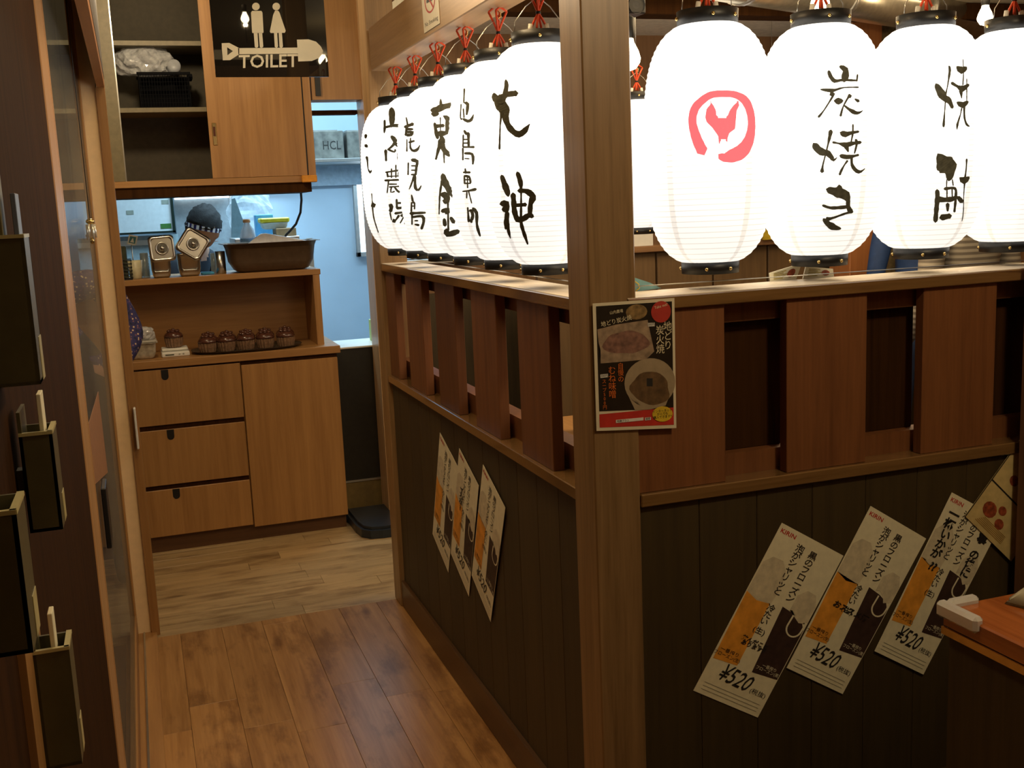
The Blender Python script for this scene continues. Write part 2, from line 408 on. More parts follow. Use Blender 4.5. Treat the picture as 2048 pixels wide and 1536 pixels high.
# ================================================================== PARTITIONS
XP, YP = 0.865, 2.005
RTOP = wood('rail_top_reflection', srgb(226, 208, 182), srgb(242, 228, 204), 'y', 0.38, coat=0.0, bumps=0.02)  # pale colour painted for the lanterns' reflection on the brown rails
def post(loc, wdt, dep, label, z1=CH, mat=None):
    o = mk('wooden_post', BX(loc[0], loc[0]+wdt, loc[1], loc[1]+dep, 0, z1, bev=0.003), mat or W_POST('z'), loc=(loc[0]+wdt/2, loc[1]+dep/2, 0))
    return setp(o, label, 'post')
post((XP-0.003, YP+0.004), 0.105, 0.112, 'square brown corner post where the two lattice partitions meet, food poster on it')
post((XP-0.003, 3.968), 0.105, 0.11, 'square brown post at the far end of the corridor partition by the kitchen')
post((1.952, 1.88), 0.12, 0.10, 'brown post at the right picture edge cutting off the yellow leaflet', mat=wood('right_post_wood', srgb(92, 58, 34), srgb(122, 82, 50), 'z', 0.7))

pl = thing('lattice_partition', (XP, 3.04, 0), 'half-height partition along the corridor, slatted upper part over dark boarding, under six lanterns', 'partition')
Y0, Y1 = YP+0.116, 3.962
mk('top_rail', BX(XP, XP+0.125, Y0-0.02, Y1+0.02, 1.316, 1.343, bev=0.002), W_RAIL('y'), pl)
mk('reflection_layer', BX(XP+0.002, XP+0.123, Y0-0.02, Y1+0.02, 1.3428, 1.3445), RTOP, pl)  # thin pale layer carrying the painted lantern reflection
mk('sill', BX(XP, XP+0.10, Y0, Y1, 0.897, 0.925, bev=0.002), W_RAIL('y'), pl)
mk('rear_rail', BX(XP+0.055, XP+0.10, Y0, Y1, 0.925, 0.985), W_BOARD, pl)
mk('upper_rear_rail', BX(XP+0.055, XP+0.10, Y0, Y1, 1.27, 1.316), W_BOARD, pl)
for k in range(5):
    ya = 2.283 + 0.3845*k
    mk('lattice_board', BX(XP+0.012, XP+0.040, ya, min(ya+0.215, Y1-0.002), 0.925, 1.316, bev=0.0015), W_BOARD, pl)
mk('end_batten', BX(XP+0.055, XP+0.085, Y0, Y0+0.045, 0.925, 1.316), W_BOARD, pl)
yy = Y0
while yy < Y1-0.01:
    y2 = min(yy+0.145, Y1)
    mk('dado_board', BX(XP+0.014, XP+0.030, yy+0.0005, y2-0.0005, 0.06, 0.897, bev=0.0015), W_DADO, pl); yy = y2
mk('baseboard', BX(XP+0.002, XP+0.03, Y0, Y1, 0, 0.108, bev=0.002), wood('baseboard_wood', srgb(74, 50, 30), srgb(96, 68, 42), 'y', 0.35), pl)

pf = thing('lattice_partition', (1.41, YP, 0), 'half-height partition facing the viewer, slatted upper part, three beer flyers on its dark boarding', 'partition')
X0, X1 = XP+0.102, 2.9
mk('top_rail', BX(X0-0.02, X1, YP, YP+0.14, 1.316, 1.343, bev=0.002), W_RAIL('x'), pf)
mk('reflection_layer', BX(X0-0.02, X1, YP+0.002, YP+0.138, 1.3428, 1.3445), RTOP, pf)
mk('sill', BX(X0, X1, YP, YP+0.10, 0.897, 0.925, bev=0.002), W_RAIL('x'), pf)
mk('rear_rail', BX(X0, X1, YP+0.055, YP+0.10, 0.925, 0.975), W_BOARD, pf)
mk('upper_rear_rail', BX(X0, X1, YP+0.055, YP+0.10, 1.27, 1.316), W_BOARD, pf)
for k in range(5):
    xa = 0.968 + 0.365*k
    mk('lattice_board', BX(xa, xa+0.21, YP+0.012, YP+0.040, 0.925, 1.316, bev=0.0015), W_BOARD, pf)
    mk('rear_board', BX(xa+0.165, xa+0.165+0.232, YP+0.085, YP+0.105, 0.975, 1.27, bev=0.0015), W_DARK, pf)
xx = X0
while xx < X1-0.01:
    x2 = min(xx+0.145, X1)
    mk('dado_board', BX(xx+0.0005, x2-0.0005, YP+0.014, YP+0.030, 0.06, 0.897, bev=0.0015), W_DADO, pf); xx = x2
mk('baseboard', BX(X0, X1, YP+0.002, YP+0.03, 0, 0.108, bev=0.002), W_DADO, pf)

bmL = setp(mk('wooden_beam', BX(XP, 0.962, Y0, 3.93, 2.033, 2.182, bev=0.003), W_BEAM('y'), loc=(XP, 3.0, 2.033)), 'light brown beam above the row of lanterns along the corridor', 'beam')
bmF = setp(mk('wooden_beam', BX(X0, X1, YP+0.02, YP+0.115, 2.033, 2.182, bev=0.003), W_BEAM('x'), loc=(1.9, YP, 2.033)), 'light brown beam carrying the front row of lanterns', 'beam')

# ================================================================== LANTERNS
RL, ZC, AH, ZB = 0.1375, 0.275, 0.257, 0.024     # radius, centre height above bottom, superellipse half height
def lr(z):
    t = min(0.999, abs(z-ZC)/AH); return max(0.058, RL*(1-t**3.0)**(1/3.0))
def lantern_mat():
    m, nt, P, N, L = nodes('lit_lantern_paper')
    tc = N.new('ShaderNodeTexCoord'); sp = N.new('ShaderNodeSeparateXYZ'); L.new(tc.outputs['Object'], sp.inputs[0])
    # bulb hangs in the upper half: brighter above, dimmer towards the bottom
    mr = N.new('ShaderNodeMapRange'); mr.interpolation_type = 'SMOOTHERSTEP'
    mr.inputs['From Min'].default_value = 0.0; mr.inputs['From Max'].default_value = 0.50
    mr.inputs['To Min'].default_value = 0.95; mr.inputs['To Max'].default_value = 1.9
    L.new(sp.outputs['Z'], mr.inputs['Value'])
    # wire ribs: thin darker rings every 11.5 mm
    fr = N.new('ShaderNodeMath'); fr.operation = 'MULTIPLY'; fr.inputs[1].default_value = 1/0.0115
    L.new(sp.outputs['Z'], fr.inputs[0])
    f2 = N.new('ShaderNodeMath'); f2.operation = 'FRACT'; L.new(fr.outputs[0], f2.inputs[0])
    f3 = N.new('ShaderNodeMath'); f3.operation = 'LESS_THAN'; f3.inputs[1].default_value = 0.14; L.new(f2.outputs[0], f3.inputs[0])
    # pasted paper seams: vertical strips where two sheets overlap
    at = N.new('ShaderNodeMath'); at.operation = 'ARCTAN2'; L.new(sp.outputs['Y'], at.inputs[0]); L.new(sp.outputs['X'], at.inputs[1])
    a1 = N.new('ShaderNodeMath'); a1.operation = 'MULTIPLY_ADD'; a1.inputs[1].default_value = 5/(2*PI); a1.inputs[2].default_value = 10.2; L.new(at.outputs[0], a1.inputs[0])
    a2 = N.new('ShaderNodeMath'); a2.operation = 'FRACT'; L.new(a1.outputs[0], a2.inputs[0])
    a3 = N.new('ShaderNodeMath'); a3.operation = 'LESS_THAN'; a3.inputs[1].default_value = 0.085; L.new(a2.outputs[0], a3.inputs[0])
    s1 = N.new('ShaderNodeMath'); s1.operation = 'MULTIPLY_ADD'; s1.inputs[1].default_value = -0.30; s1.inputs[2].default_value = 1.0; L.new(f3.outputs[0], s1.inputs[0])
    s2 = N.new('ShaderNodeMath'); s2.operation = 'MULTIPLY_ADD'; s2.inputs[1].default_value = -0.22; s2.inputs[2].default_value = 1.0; L.new(a3.outputs[0], s2.inputs[0])
    m1 = N.new('ShaderNodeMath'); m1.operation = 'MULTIPLY'; L.new(s1.outputs[0], m1.inputs[0]); L.new(s2.outputs[0], m1.inputs[1])
    m2 = N.new('ShaderNodeMath'); m2.operation = 'MULTIPLY'; L.new(m1.outputs[0], m2.inputs[0]); L.new(mr.outputs[0], m2.inputs[1])
    P.inputs['Base Color'].default_value = (0.75, 0.70, 0.58, 1); P.inputs['Roughness'].default_value = 0.7
    P.inputs['Emission Color'].default_value = (1.0, 0.965, 0.89, 1)
    L.new(m2.outputs[0], P.inputs['Emission Strength'])
    return m
LM = lantern_mat()
def make_lantern(loc, label, group):
    t = thing('paper_lantern', loc, label, 'lantern', group)
    bm = bmesh.new(); prof = []; n = 44; z0, z1 = ZC-0.25, ZC+0.25
    for i in range(n):
        za = z0+(z1-z0)*i/n; zm = za+(z1-z0)*0.5/n
        prof += [(lr(za), za), (lr(zm)+0.0016, zm)]
    prof.append((lr(z1), z1))
    lathe(bm, prof, 48, caps=False)
    mk('shade', bm, LM, t, world=False, smooth=True)
    bm = bmesh.new(); lathe(bm, [(0.052, 0), (0.062, 0.001), (0.063, 0.027), (0.05, 0.028), (0.05, 0.006), (0.03, 0.005)], 32)
    mk('bottom_cap', bm, BLACK, t, world=False)
    bm = bmesh.new(); lathe(bm, [(0.05, 0.522), (0.064, 0.523), (0.065, 0.553), (0.058, 0.554), (0.056, 0.548), (0.02, 0.548)], 32)
    mk('top_cap', bm, BLACK, t, world=False)
    for a in (-0.35, -1.2, 1.9, 3.6):
        for z, r in ((0.012, 0.0635), (0.538, 0.0655)):
            a_ = a-1.0 + (0.3 if z > 0.1 else 0)
            bm = bmesh.new(); ball(bm, (r*math.cos(a_), r*math.sin(a_), z), 0.0042, u=8, v=6); mk('screw', bm, BRASS, t, world=False)
    bm = bmesh.new()
    tube(bm, [(-0.060, 0, 0.548), (-0.058, 0, 0.575), (-0.03, 0, 0.61), (0, 0, 0.632), (0.03, 0, 0.61), (0.058, 0, 0.575), (0.060, 0, 0.548)], 0.0011, 6)
    mk('wire_bail', bm, STEEL, t, world=False)
    bm = bmesh.new()                          # bundled red cord: loops tied in the middle
    for k, (dx, dy) in enumerate(((-0.016, 0.004), (-0.007, -0.008), (0.008, 0.006), (0.018, -0.003))):
        tube(bm, [(dx*1.1, dy, 0.562), (dx*0.5, dy*0.5, 0.582), (0, 0, 0.597), (dx*0.6, dy, 0.622), (dx*1.3, dy*2, 0.648)], 0.0029, 6)
    tube(bm, [(-0.021, 0.008, 0.648), (-0.006, 0, 0.660), (0.010, 0.012, 0.648)], 0.0029, 6)
    tube(bm, [(0.023, -0.006, 0.648), (0.004, -0.01, 0.658), (-0.009, -0.016, 0.648)], 0.0029, 6)
    mk('cord', bm, REDCORD, t, world=False)
    for dx, dy in ((-0.018, 0.004), (0.018, -0.003)):
        bm = bmesh.new(); tube(bm, [(dx*1.25, dy, 0.546), (dx, dy, 0.572)], 0.0055, 8); mk('connector', bm, WHITE, t, world=False)
    bm = bmesh.new(); tube(bm, [(0, 0, 0.594), (0, 0, 0.600)], 0.006, 8); mk('cable_tie', bm, BLACK, t, world=False)
    bm = bmesh.new(); tube(bm, [(0, 0, 0.630), (0.008, 0, 0.636), (0.008, 0, 0.645), (0, 0, 0.652), (0, 0, 0.666)], 0.0018, 6); mk('hook', bm, BRASS, t, world=False)
    return t
# brush strokes: zoom-crop readings turned into (angle, height) on each lantern's own paper
def stroke_bm(bm, loc, tf, strokes, lay=[0]):
    ox, oy, s = tf
    lx, ly, lz = loc
    def hit(px, py):
        d = ray(px, py)
        r = RL
        for _ in range(4):
            A = d.x*d.x+d.y*d.y; Bq = -2*(d.x*lx+d.y*ly); Cq = lx*lx+ly*ly-(r+0.0032)**2
            D = Bq*Bq-4*A*Cq
            if D < 0:
                t = -Bq/(2*A)
            else: t = (-Bq-math.sqrt(D))/(2*A)
            p = EYE+d*t; r = lr(min(max(p.z-lz, 0.03), 0.52))
        v = Vector((p.x-lx, p.y-ly)); v = v.normalized()*(r+0.0030+lay[0]*0.00002)
        return (v.x, v.y, p.z-lz)
    for st in [q for q in strokes if len(q[0]) == 2]:      # filled outline, cut into narrow strips so that it follows the curve
        q = [(ox+a/s, oy+b/s) for a, b in st]; ya, yb_ = min(p[1] for p in q), max(p[1] for p in q); n = 30
        def cuts(y):
            xs = sorted(a[0]+(y-a[1])*(b[0]-a[0])/(b[1]-a[1]) for a, b in zip(q, q[1:]+q[:1]) if (a[1] <= y) != (b[1] <= y))
            return [(xs[i], xs[i+1]) for i in range(0, len(xs)-1, 2)]
        for i in range(n):
            y0, y1 = ya+(yb_-ya)*i/n+1e-4, ya+(yb_-ya)*(i+1)/n-1e-4
            c0, c1 = cuts(y0), cuts(y1)
            if len(c0) != len(c1): c0 = c1 = max((c0, c1), key=len)
            for (a0, b0), (a1, b1) in zip(c0, c1):
                top = [bm.verts.new(hit(a0+(b0-a0)*k/5, y0)) for k in range(6)]; bot = [bm.verts.new(hit(a1+(b1-a1)*k/5, y1)) for k in range(6)]
                for k in range(5): bm.faces.new((top[k], top[k+1], bot[k+1], bot[k]))
    for st in [q for q in strokes if len(q[0]) == 3]:
        lay[0] = (lay[0]+1) % 12
        kw = 1.45 if tf[2] == 3.414 else (1.15 if tf[2] == 2.953 else 1.2)
        P = [(ox+a/s, oy+b/s, (max(c, 4.0)*(1.8 if kw == 1.45 and c < 15 else kw) if c < 34 or s > 4 else c*1.08)/s) for a, b, c in st]
        # Catmull-Rom resample
        pts = []
        n = len(P)
        for i in range(n-1):
            p0, p1, p2, p3 = P[max(i-1, 0)], P[i], P[i+1], P[min(i+2, n-1)]
            L_ = math.hypot(p2[0]-p1[0], p2[1]-p1[1]); m = max(2, int(L_/4))
            for j in range(m):
                t = j/m
                pts.append(tuple(0.5*((2*b)+(-a+c)*t+(2*a-5*b+4*c-d)*t*t+(-a+3*b-3*c+d)*t**3) for a, b, c, d in zip(p0, p1, p2, p3)))
        pts.append(P[-1])
        L, R = [], []
        for i, p in enumerate(pts):
            a, b = pts[max(i-1, 0)], pts[min(i+1, len(pts)-1)]
            dx, dy = b[0]-a[0], b[1]-a[1]; q = math.hypot(dx, dy) or 1; nx, ny = -dy/q, dx/q
            wv = max(p[2], 0.6)*0.5*(1+(0.02 if s > 4 else 0.10)*math.sin(i*1.7))
            L.append((p[0]+nx*wv, p[1]+ny*wv)); R.append((p[0]-nx*wv, p[1]-ny*wv))
        def cap(p, q, sgn):     # rounded end
            w2 = max(p[2], 0.6)*0.42; dx, dy = p[0]-q[0], p[1]-q[1]; l = math.hypot(dx, dy) or 1
            return (p[0]+dx/l*w2, p[1]+dy/l*w2)
        c0 = cap(pts[0], pts[1], 1); c1 = cap(pts[-1], pts[-2], 1)
        LV = [bm.verts.new(hit(*p)) for p in L]; RV = [bm.verts.new(hit(*p)) for p in R]
        for i in range(len(LV)-1): bm.faces.new((LV[i], LV[i+1], RV[i+1], RV[i]))
        v0, v1 = bm.verts.new(hit(*c0)), bm.verts.new(hit(*c1))
        bm.faces.new((v0, LV[0], RV[0])); bm.faces.new((v1, RV[-1], LV[-1]))
def S(txt):   # "x,y,w x,y,w / x,y,w ..." -> strokes
    return [[tuple(float(q) for q in p.split(',')) for p in s.split()] for s in txt.split('/')]
Z4 = (1600, 100, 2.953); Z7 = (720, 150, 3.414); Z1 = (1120, 0, 4.267)
T_SUMIYAKI = S("170,125,14 180,155,22 205,183,20 240,178,14 290,178,12 338,180,10/340,145,8 336,182,10/238,98,16 268,115,34 268,150,40 262,178,30/122,233,6 165,238,20 200,238,16 260,222,7 345,220,8/185,262,26 200,260,14 165,320,8 135,365,8 110,395,14/205,300,14 228,302,40 248,300,20/295,272,26 285,280,12 255,335,8 240,388,14/262,328,8 290,350,16 325,370,22 350,370,12 370,358,3/325,290,8 345,302,18/85,560,30 110,590,44 140,605,36 165,602,26/182,478,20 178,500,20 165,560,9 150,620,8 135,680,9 130,718,20/160,605,30 185,632,26 200,650,14 218,635,3/245,490,24 270,498,34 300,490,18 345,482,14/313,440,8 312,490,10 303,540,8/195,545,12 230,552,10 270,560,28 310,552,20 358,545,16/270,560,30 285,600,10/330,530,14 335,555,14 322,610,7/240,625,18 275,632,26 310,628,16 345,620,12/280,655,12 265,675,8 245,710,12 235,735,14/305,630,12 308,680,16 335,715,22 360,718,12 383,700,3/165,825,28 200,835,48 240,845,60 270,860,50 285,890,24/232,805,24 235,830,30/285,880,20 285,925,24 300,955,26/135,918,12 180,932,16 240,930,18 285,925,20/310,955,14 270,965,12 200,990,12 160,1000,24/140,1000,16 170,1030,36 205,1048,34 240,1055,10")
T_SHOCHU = S("805,205,20 825,240,44 850,280,40 880,300,30 900,340,16/880,95,8 885,120,14 872,210,6 862,260,8 855,360,6 850,420,12 848,452,12/928,100,14 955,120,44 980,105,20/963,55,4 965,110,6 965,160,6 962,205,8/897,195,16 930,215,16 960,228,34 995,205,14/950,240,20 955,285,5/985,170,5 985,240,6 985,300,5/930,310,14 960,325,36 990,305,14/955,345,8 948,380,6 930,440,12 928,468,5/970,330,12 972,400,10 985,440,12 1000,450,8/818,620,24 845,660,90 870,690,110 885,725,60 880,765,24/868,765,6 866,800,6 870,850,6/900,765,6 905,800,7/810,830,20 812,870,26 805,950,24 800,1010,24/815,880,30 850,885,26 900,880,26 920,870,20/855,820,16 915,818,14 920,870,14 912,955,12/868,820,7 868,870,8/898,820,7 900,880,8/872,910,20 872,950,12/835,990,30 885,980,28/985,645,10 982,700,7 975,760,10 968,850,5 965,960,5 957,1010,4/945,755,10 970,772,44 997,752,14/935,870,20 955,895,24")
T_OKAMI = S("995,35,8 1000,70,22 992,120,22 985,150,30/915,130,14 925,160,50 960,165,60 1000,135,34 1065,125,30/930,190,40 965,210,80 990,250,60 995,300,40 1015,350,38 1050,390,40 1085,405,40 1120,385,30 1158,335,3/968,255,14 958,330,6 955,400,6 952,505,8/968,690,14 985,740,28 1005,795,30 1012,825,10/965,880,24 1000,880,44 995,930,26 985,910,30/1005,940,20 1000,1000,34 995,1050,10/1005,1010,20 1015,1070,12 1027,1115,4/1075,668,14 1090,710,34 1098,750,20 1100,800,8 1100,880,8 1100,1000,16 1110,1050,14 1130,1110,16 1145,1155,6/1045,815,24 1050,870,34 1055,930,34 1075,985,36 1110,985,36 1150,960,34 1178,965,20/1085,790,20 1140,795,34 1180,830,44 1165,880,24 1160,950,24/1065,890,16 1130,885,20")
T_TOGANE = S("550,165,5 552,200,16/490,240,20 520,240,44 560,220,30 625,205,24/500,265,28 530,265,20/510,330,10 520,390,18 530,430,14/570,280,6 600,300,28 598,350,22 590,400,16/515,350,14 570,345,14/525,400,12 560,400,30 590,395,16/548,290,5 550,400,6 560,440,30 550,480,30/555,450,30 535,510,16 518,575,8/570,480,10 575,600,5/555,470,30 580,520,24 620,545,24 650,510,14 663,475,3/565,680,18 575,720,44 600,770,40 640,825,34 670,830,20 692,810,4/560,720,10 545,820,8 540,950,5/555,815,14 590,825,50 590,860,30 575,860,24/560,930,14 600,920,24 590,940,24/600,870,8 603,1060,8/575,985,12 580,1025,20/620,975,12 640,1005,20/590,1060,24 600,1088,28 670,1068,24")
T_JIDORI = S("712,95,7 708,190,5/715,190,8 735,200,14 728,270,8/690,200,5 685,290,5 695,300,8/705,230,5 710,290,6/705,300,8 735,315,16 760,305,12 775,270,3/712,380,8 725,400,12 740,400,14/705,410,6 703,490,6/740,400,12 742,490,9/705,440,5 740,440,6/705,465,5 740,465,6/705,492,6 778,492,9/702,500,7 702,580,6/715,535,8 765,540,12 772,580,10 770,608,8/715,570,4 745,572,5/718,640,6 722,670,8/705,665,6 750,665,10/712,690,6 714,740,8/712,690,8 745,695,10 755,735,8/712,715,5 750,715,5/712,740,6 755,740,6/733,690,5 735,770,6/700,795,5 745,790,8 790,780,12/730,800,6 728,840,6/740,790,6 762,875,5/735,905,6 742,1000,10/745,930,5 760,925,18 770,960,12 762,990,16/770,910,10 795,940,14 798,1020,10 810,1070,12 820,1100,6/755,990,10 762,1005,10")
T_KAGOSHIMA = S("315,290,5 325,340,8/305,355,10 360,335,14/320,350,10 312,410,10/325,370,10 360,370,8/318,390,8 360,390,12 345,410,12/320,410,12 350,410,10/320,440,4 320,520,6/335,460,8 370,450,8/345,430,5 345,500,8 370,518,12 395,505,10 408,480,3/330,600,6 328,680,6/355,580,16 390,590,18 385,630,10 380,680,10/350,620,5 385,620,6/350,650,5 385,650,6/350,680,6 382,680,8/370,690,10 345,760,6 335,780,4/375,690,10 378,770,12 400,785,10 418,755,3/352,820,6 360,860,10/352,870,6 350,930,8/360,870,10 372,875,8 372,915,6/352,895,5 372,895,5/345,945,12 445,940,9/355,945,8 355,1020,6/360,970,8 425,965,12 435,1000,12 420,1050,10/375,995,6 395,995,6/375,1020,6 400,1025,10")
T_YAMAUCHI = S("215,230,20 218,270,44 218,320,24 215,350,14/168,310,8 168,365,10 165,395,5/168,358,8 230,345,12 280,345,14 290,320,12/215,420,12 240,450,24 225,480,10 190,510,8/235,470,8 280,490,30 265,530,14 265,585,12/195,510,8 235,525,8 240,510,8/175,515,12 178,585,8/215,640,6 215,700,6/245,615,6 245,700,6/175,665,6 270,650,8/185,665,6 190,695,8/270,655,10 262,690,8/190,692,5 262,690,5/170,720,8 275,715,8/195,720,6 185,805,5/200,745,6 250,745,6/200,765,6 270,760,6/215,765,6 210,800,6 235,795,6/235,765,6 265,798,10 295,790,4/205,890,20 215,900,20 208,930,14/235,1000,20 230,990,14/205,940,6 215,990,5/250,850,8 252,905,10/295,840,16 315,845,14 310,910,10/252,875,8 310,872,8/252,910,10 310,905,10/240,945,10 345,930,8/265,960,10 245,990,6/280,960,10 345,960,12 350,1015,12/300,965,5 275,1010,6/325,965,5 305,1015,6")
T_EDGE = S("40,410,12 38,430,8/38,480,16 48,490,10/45,560,10 50,580,8 55,640,4 70,665,10 78,650,4/80,810,4 85,870,5 92,890,30/85,900,6 95,980,5 125,1075,3")
T_RING = S("1215,1290,80 1165,1180,72 1130,1040,58 1150,930,60 1210,860,55 1290,810,50 1400,800,48 1500,810,50 1580,860,60 1625,960,55 1635,1080,55 1610,1200,75 1550,1290,100 1470,1330,95 1400,1345,60 1370,1330,50")
T_HEN = S("1285,868 1310,900 1330,940 1335,985 1360,1003 1410,1003 1432,985 1450,940 1480,900 1522,862 1530,900 1508,945 1500,1040 1495,1100 1445,1135 1430,1180 1428,1215 1405,1190 1378,1195 1356,1225 1350,1160 1300,1090 1250,1040 1240,1000 1250,930 1285,890")
GRP = 'lit white paper lanterns over the partitions'
ZL = 1.377
P0 = None
SPEC = [
    ((0.925, 2.400), 'white lantern brushed with two large characters, cut by the corner post', [(Z7, T_OKAMI, INKL)]),
    ((0.925, 2.687), 'white lantern with four thin characters, second from the corner post along the corridor', [(Z7, T_JIDORI, INKL)]),
    ((0.925, 2.974), 'white lantern with two bold characters, third from the corner post along the corridor', [(Z7, T_TOGANE, INKL)]),
    ((0.925, 3.261), 'white lantern with three characters, fourth from the corner post along the corridor', [(Z7, T_KAGOSHIMA, INKL)]),
    ((0.925, 3.541), 'white lantern with four bold characters, second nearest the kitchen', [(Z7, T_YAMAUCHI, INKL)]),
    ((0.925, 3.820), 'white lantern nearest the kitchen, brush marks only at its left edge', [(Z7, T_EDGE, INKL)]),
    ((1.192, 2.100), 'white lantern with a red round hen emblem, right of the corner post', [(Z1, T_RING, 'red'), (Z1, T_HEN, 'red')]),
    ((1.474, 2.100), 'white lantern with three black characters, the last a rounded one', [(Z4, T_SUMIYAKI, INKL)]),
    ((1.756, 2.100), 'white lantern with two tall black characters on its right side', [(Z4, T_SHOCHU, INKL)]),
    ((2.038, 2.130), 'white unmarked lantern at the right end of the front row', []),
]
REDL = plain('red_lantern_print', srgb(214, 60, 60), 0.7, var=0.08)
_nt = REDL.node_tree; _p = _nt.nodes['Principled BSDF']
_p.inputs['Emission Color'].default_value = (0.93, 0.20, 0.22, 1); _p.inputs['Emission Strength'].default_value = 0.85  # back-lit translucent print
for i, ((lx, ly), lab, txt) in enumerate(SPEC):
    if P0 is None:
        P0 = make_lantern((lx, ly, ZL), lab, GRP); o = P0; P0tree = True
        proto = copy_tree(P0)      # clean prototype without lettering
        proto.location = (0, -5, 0)
    else:
        o = copy_tree(proto); o.location = (lx, ly, ZL); o['label'] = lab
    for tf, st, mt in txt:
        bm = bmesh.new(); stroke_bm(bm, (lx, ly, ZL), tf, st)
        mk('emblem' if mt == 'red' else 'brush_lettering', bm, REDL if mt == 'red' else INKL, o, world=False)
# inner rows of the same lanterns deeper in the dining room
for (ix, iy, lab) in ((1.935, 3.97, 'plain lantern deeper in the dining room, seen just right of the corner post'),
                      (2.86, 4.45, 'plain lantern deeper in the dining room, glimpsed between the first two front lanterns')):
    o = copy_tree(proto); o.location = (ix, iy, 1.40); o['label'] = lab; o['group'] = 'lanterns deeper in the dining room'
def del_tree(o):
    for c in list(o.children): del_tree(c)
    bpy.data.objects.remove(o)
del_tree(proto)
# guy wires under the lanterns
def wire(name, pts, r, m, lab, cat):
    bm = bmesh.new(); tube(bm, pts, r, 6); return setp(mk(name, bm, m, loc=pts[0]), lab, cat)
wire('steel_wire', [(0.935, 2.12, 1.365), (0.935, 3.96, 1.365)], 0.0011, STEEL, 'thin wire under the lantern row along the corridor', 'wire')
wire('steel_wire', [(0.967, 2.075, 1.362), (1.952, 1.97, 1.366)], 0.0011, STEEL, 'thin wire under the front lantern row', 'wire')

# ================================================================== POSTER, SIGN, FLYERS
# TOILET sign hung from the ceiling
SY = 4.0
sg = thing('toilet_sign', ((atY(541, 150, SY).x), SY, atY(541, 154, SY).z), 'black hanging sign reading TOILET with shovel arrow and white couple figures', 'sign')
c = [atY(432, 156, SY), atY(658, 152, SY)]
SW = c[1].x-c[0].x
# plate is level; local sign map: zoom reading -> plane
sz = (c[0].z+c[1].z)/2
mk('plate', BX(c[0].x, c[1].x, SY, SY+0.008, sz, sz+0.40, bev=0.001), BLACKG, sg)
for xx in (c[0].x+0.06, c[1].x-0.06):
    bm = bmesh.new(); tube(bm, [(xx, SY+0.004, sz+0.40), (xx, SY+0.004, CH)], 0.002, 6); mk('hanging_wire', bm, STEEL, sg)
def sgm(X, Y, h=0.0):
    p = atY(200+X/3.657, Y/3.657, SY); return Vector((p.x, SY-0.0008-h, p.z))
def sgo(name, polys):
    bm = bmesh.new()
    for pts in polys: poly(bm, pts, sgm)
    return mk(name, bm, plain('sign_white', srgb(236, 226, 196), 0.5, var=0.02), sg)
sgo('man_figure', [ell(1140, 48, 28, 28), [(1104, 92), (1112, 80), (1180, 80), (1188, 92), (1196, 235), (1192, 242), (1114, 242), (1112, 232)], [(1124, 240), (1152, 240), (1158, 340), (1150, 349), (1138, 349), (1132, 342)], [(1160, 240), (1186, 240), (1194, 340), (1186, 349), (1174, 349), (1168, 342)]])
sgo('woman_figure', [ell(1289, 48, 28, 28), [(1280, 78), (1302, 78), (1312, 90), (1358, 225), (1352, 240), (1248, 242), (1242, 232), (1266, 110)], [(1272, 240), (1296, 240), (1302, 340), (1294, 349), (1286, 349), (1278, 342)], [(1306, 240), (1330, 240), (1338, 340), (1330, 349), (1320, 349), (1312, 342)]])
sgo('shovel_arrow', [[(1010, 352), (1446, 348), (1446, 392), (1012, 397)], [(1440, 290), (1525, 288), (1580, 305), (1615, 340), (1631, 372), (1625, 395), (1600, 425), (1550, 446), (1450, 450)],
     [(890, 316), (945, 314), (1018, 352), (972, 374), (930, 346), (891, 346)], [(890, 346), (930, 346), (932, 405), (896, 405)], [(896, 405), (932, 405), (972, 374), (1018, 397), (952, 440), (898, 441)], [(971, 374), (1018, 351), (1018, 398)]])
bm = bmesh.new(); add_text(bm, 'TOILET', lambda x, y, h: sgm(1232+x, 452-y+(-4*x/200)), 0, 0, 133, sx=1.0, bold=0.015)
mk('lettering', bm, _M['sign_white'], sg)

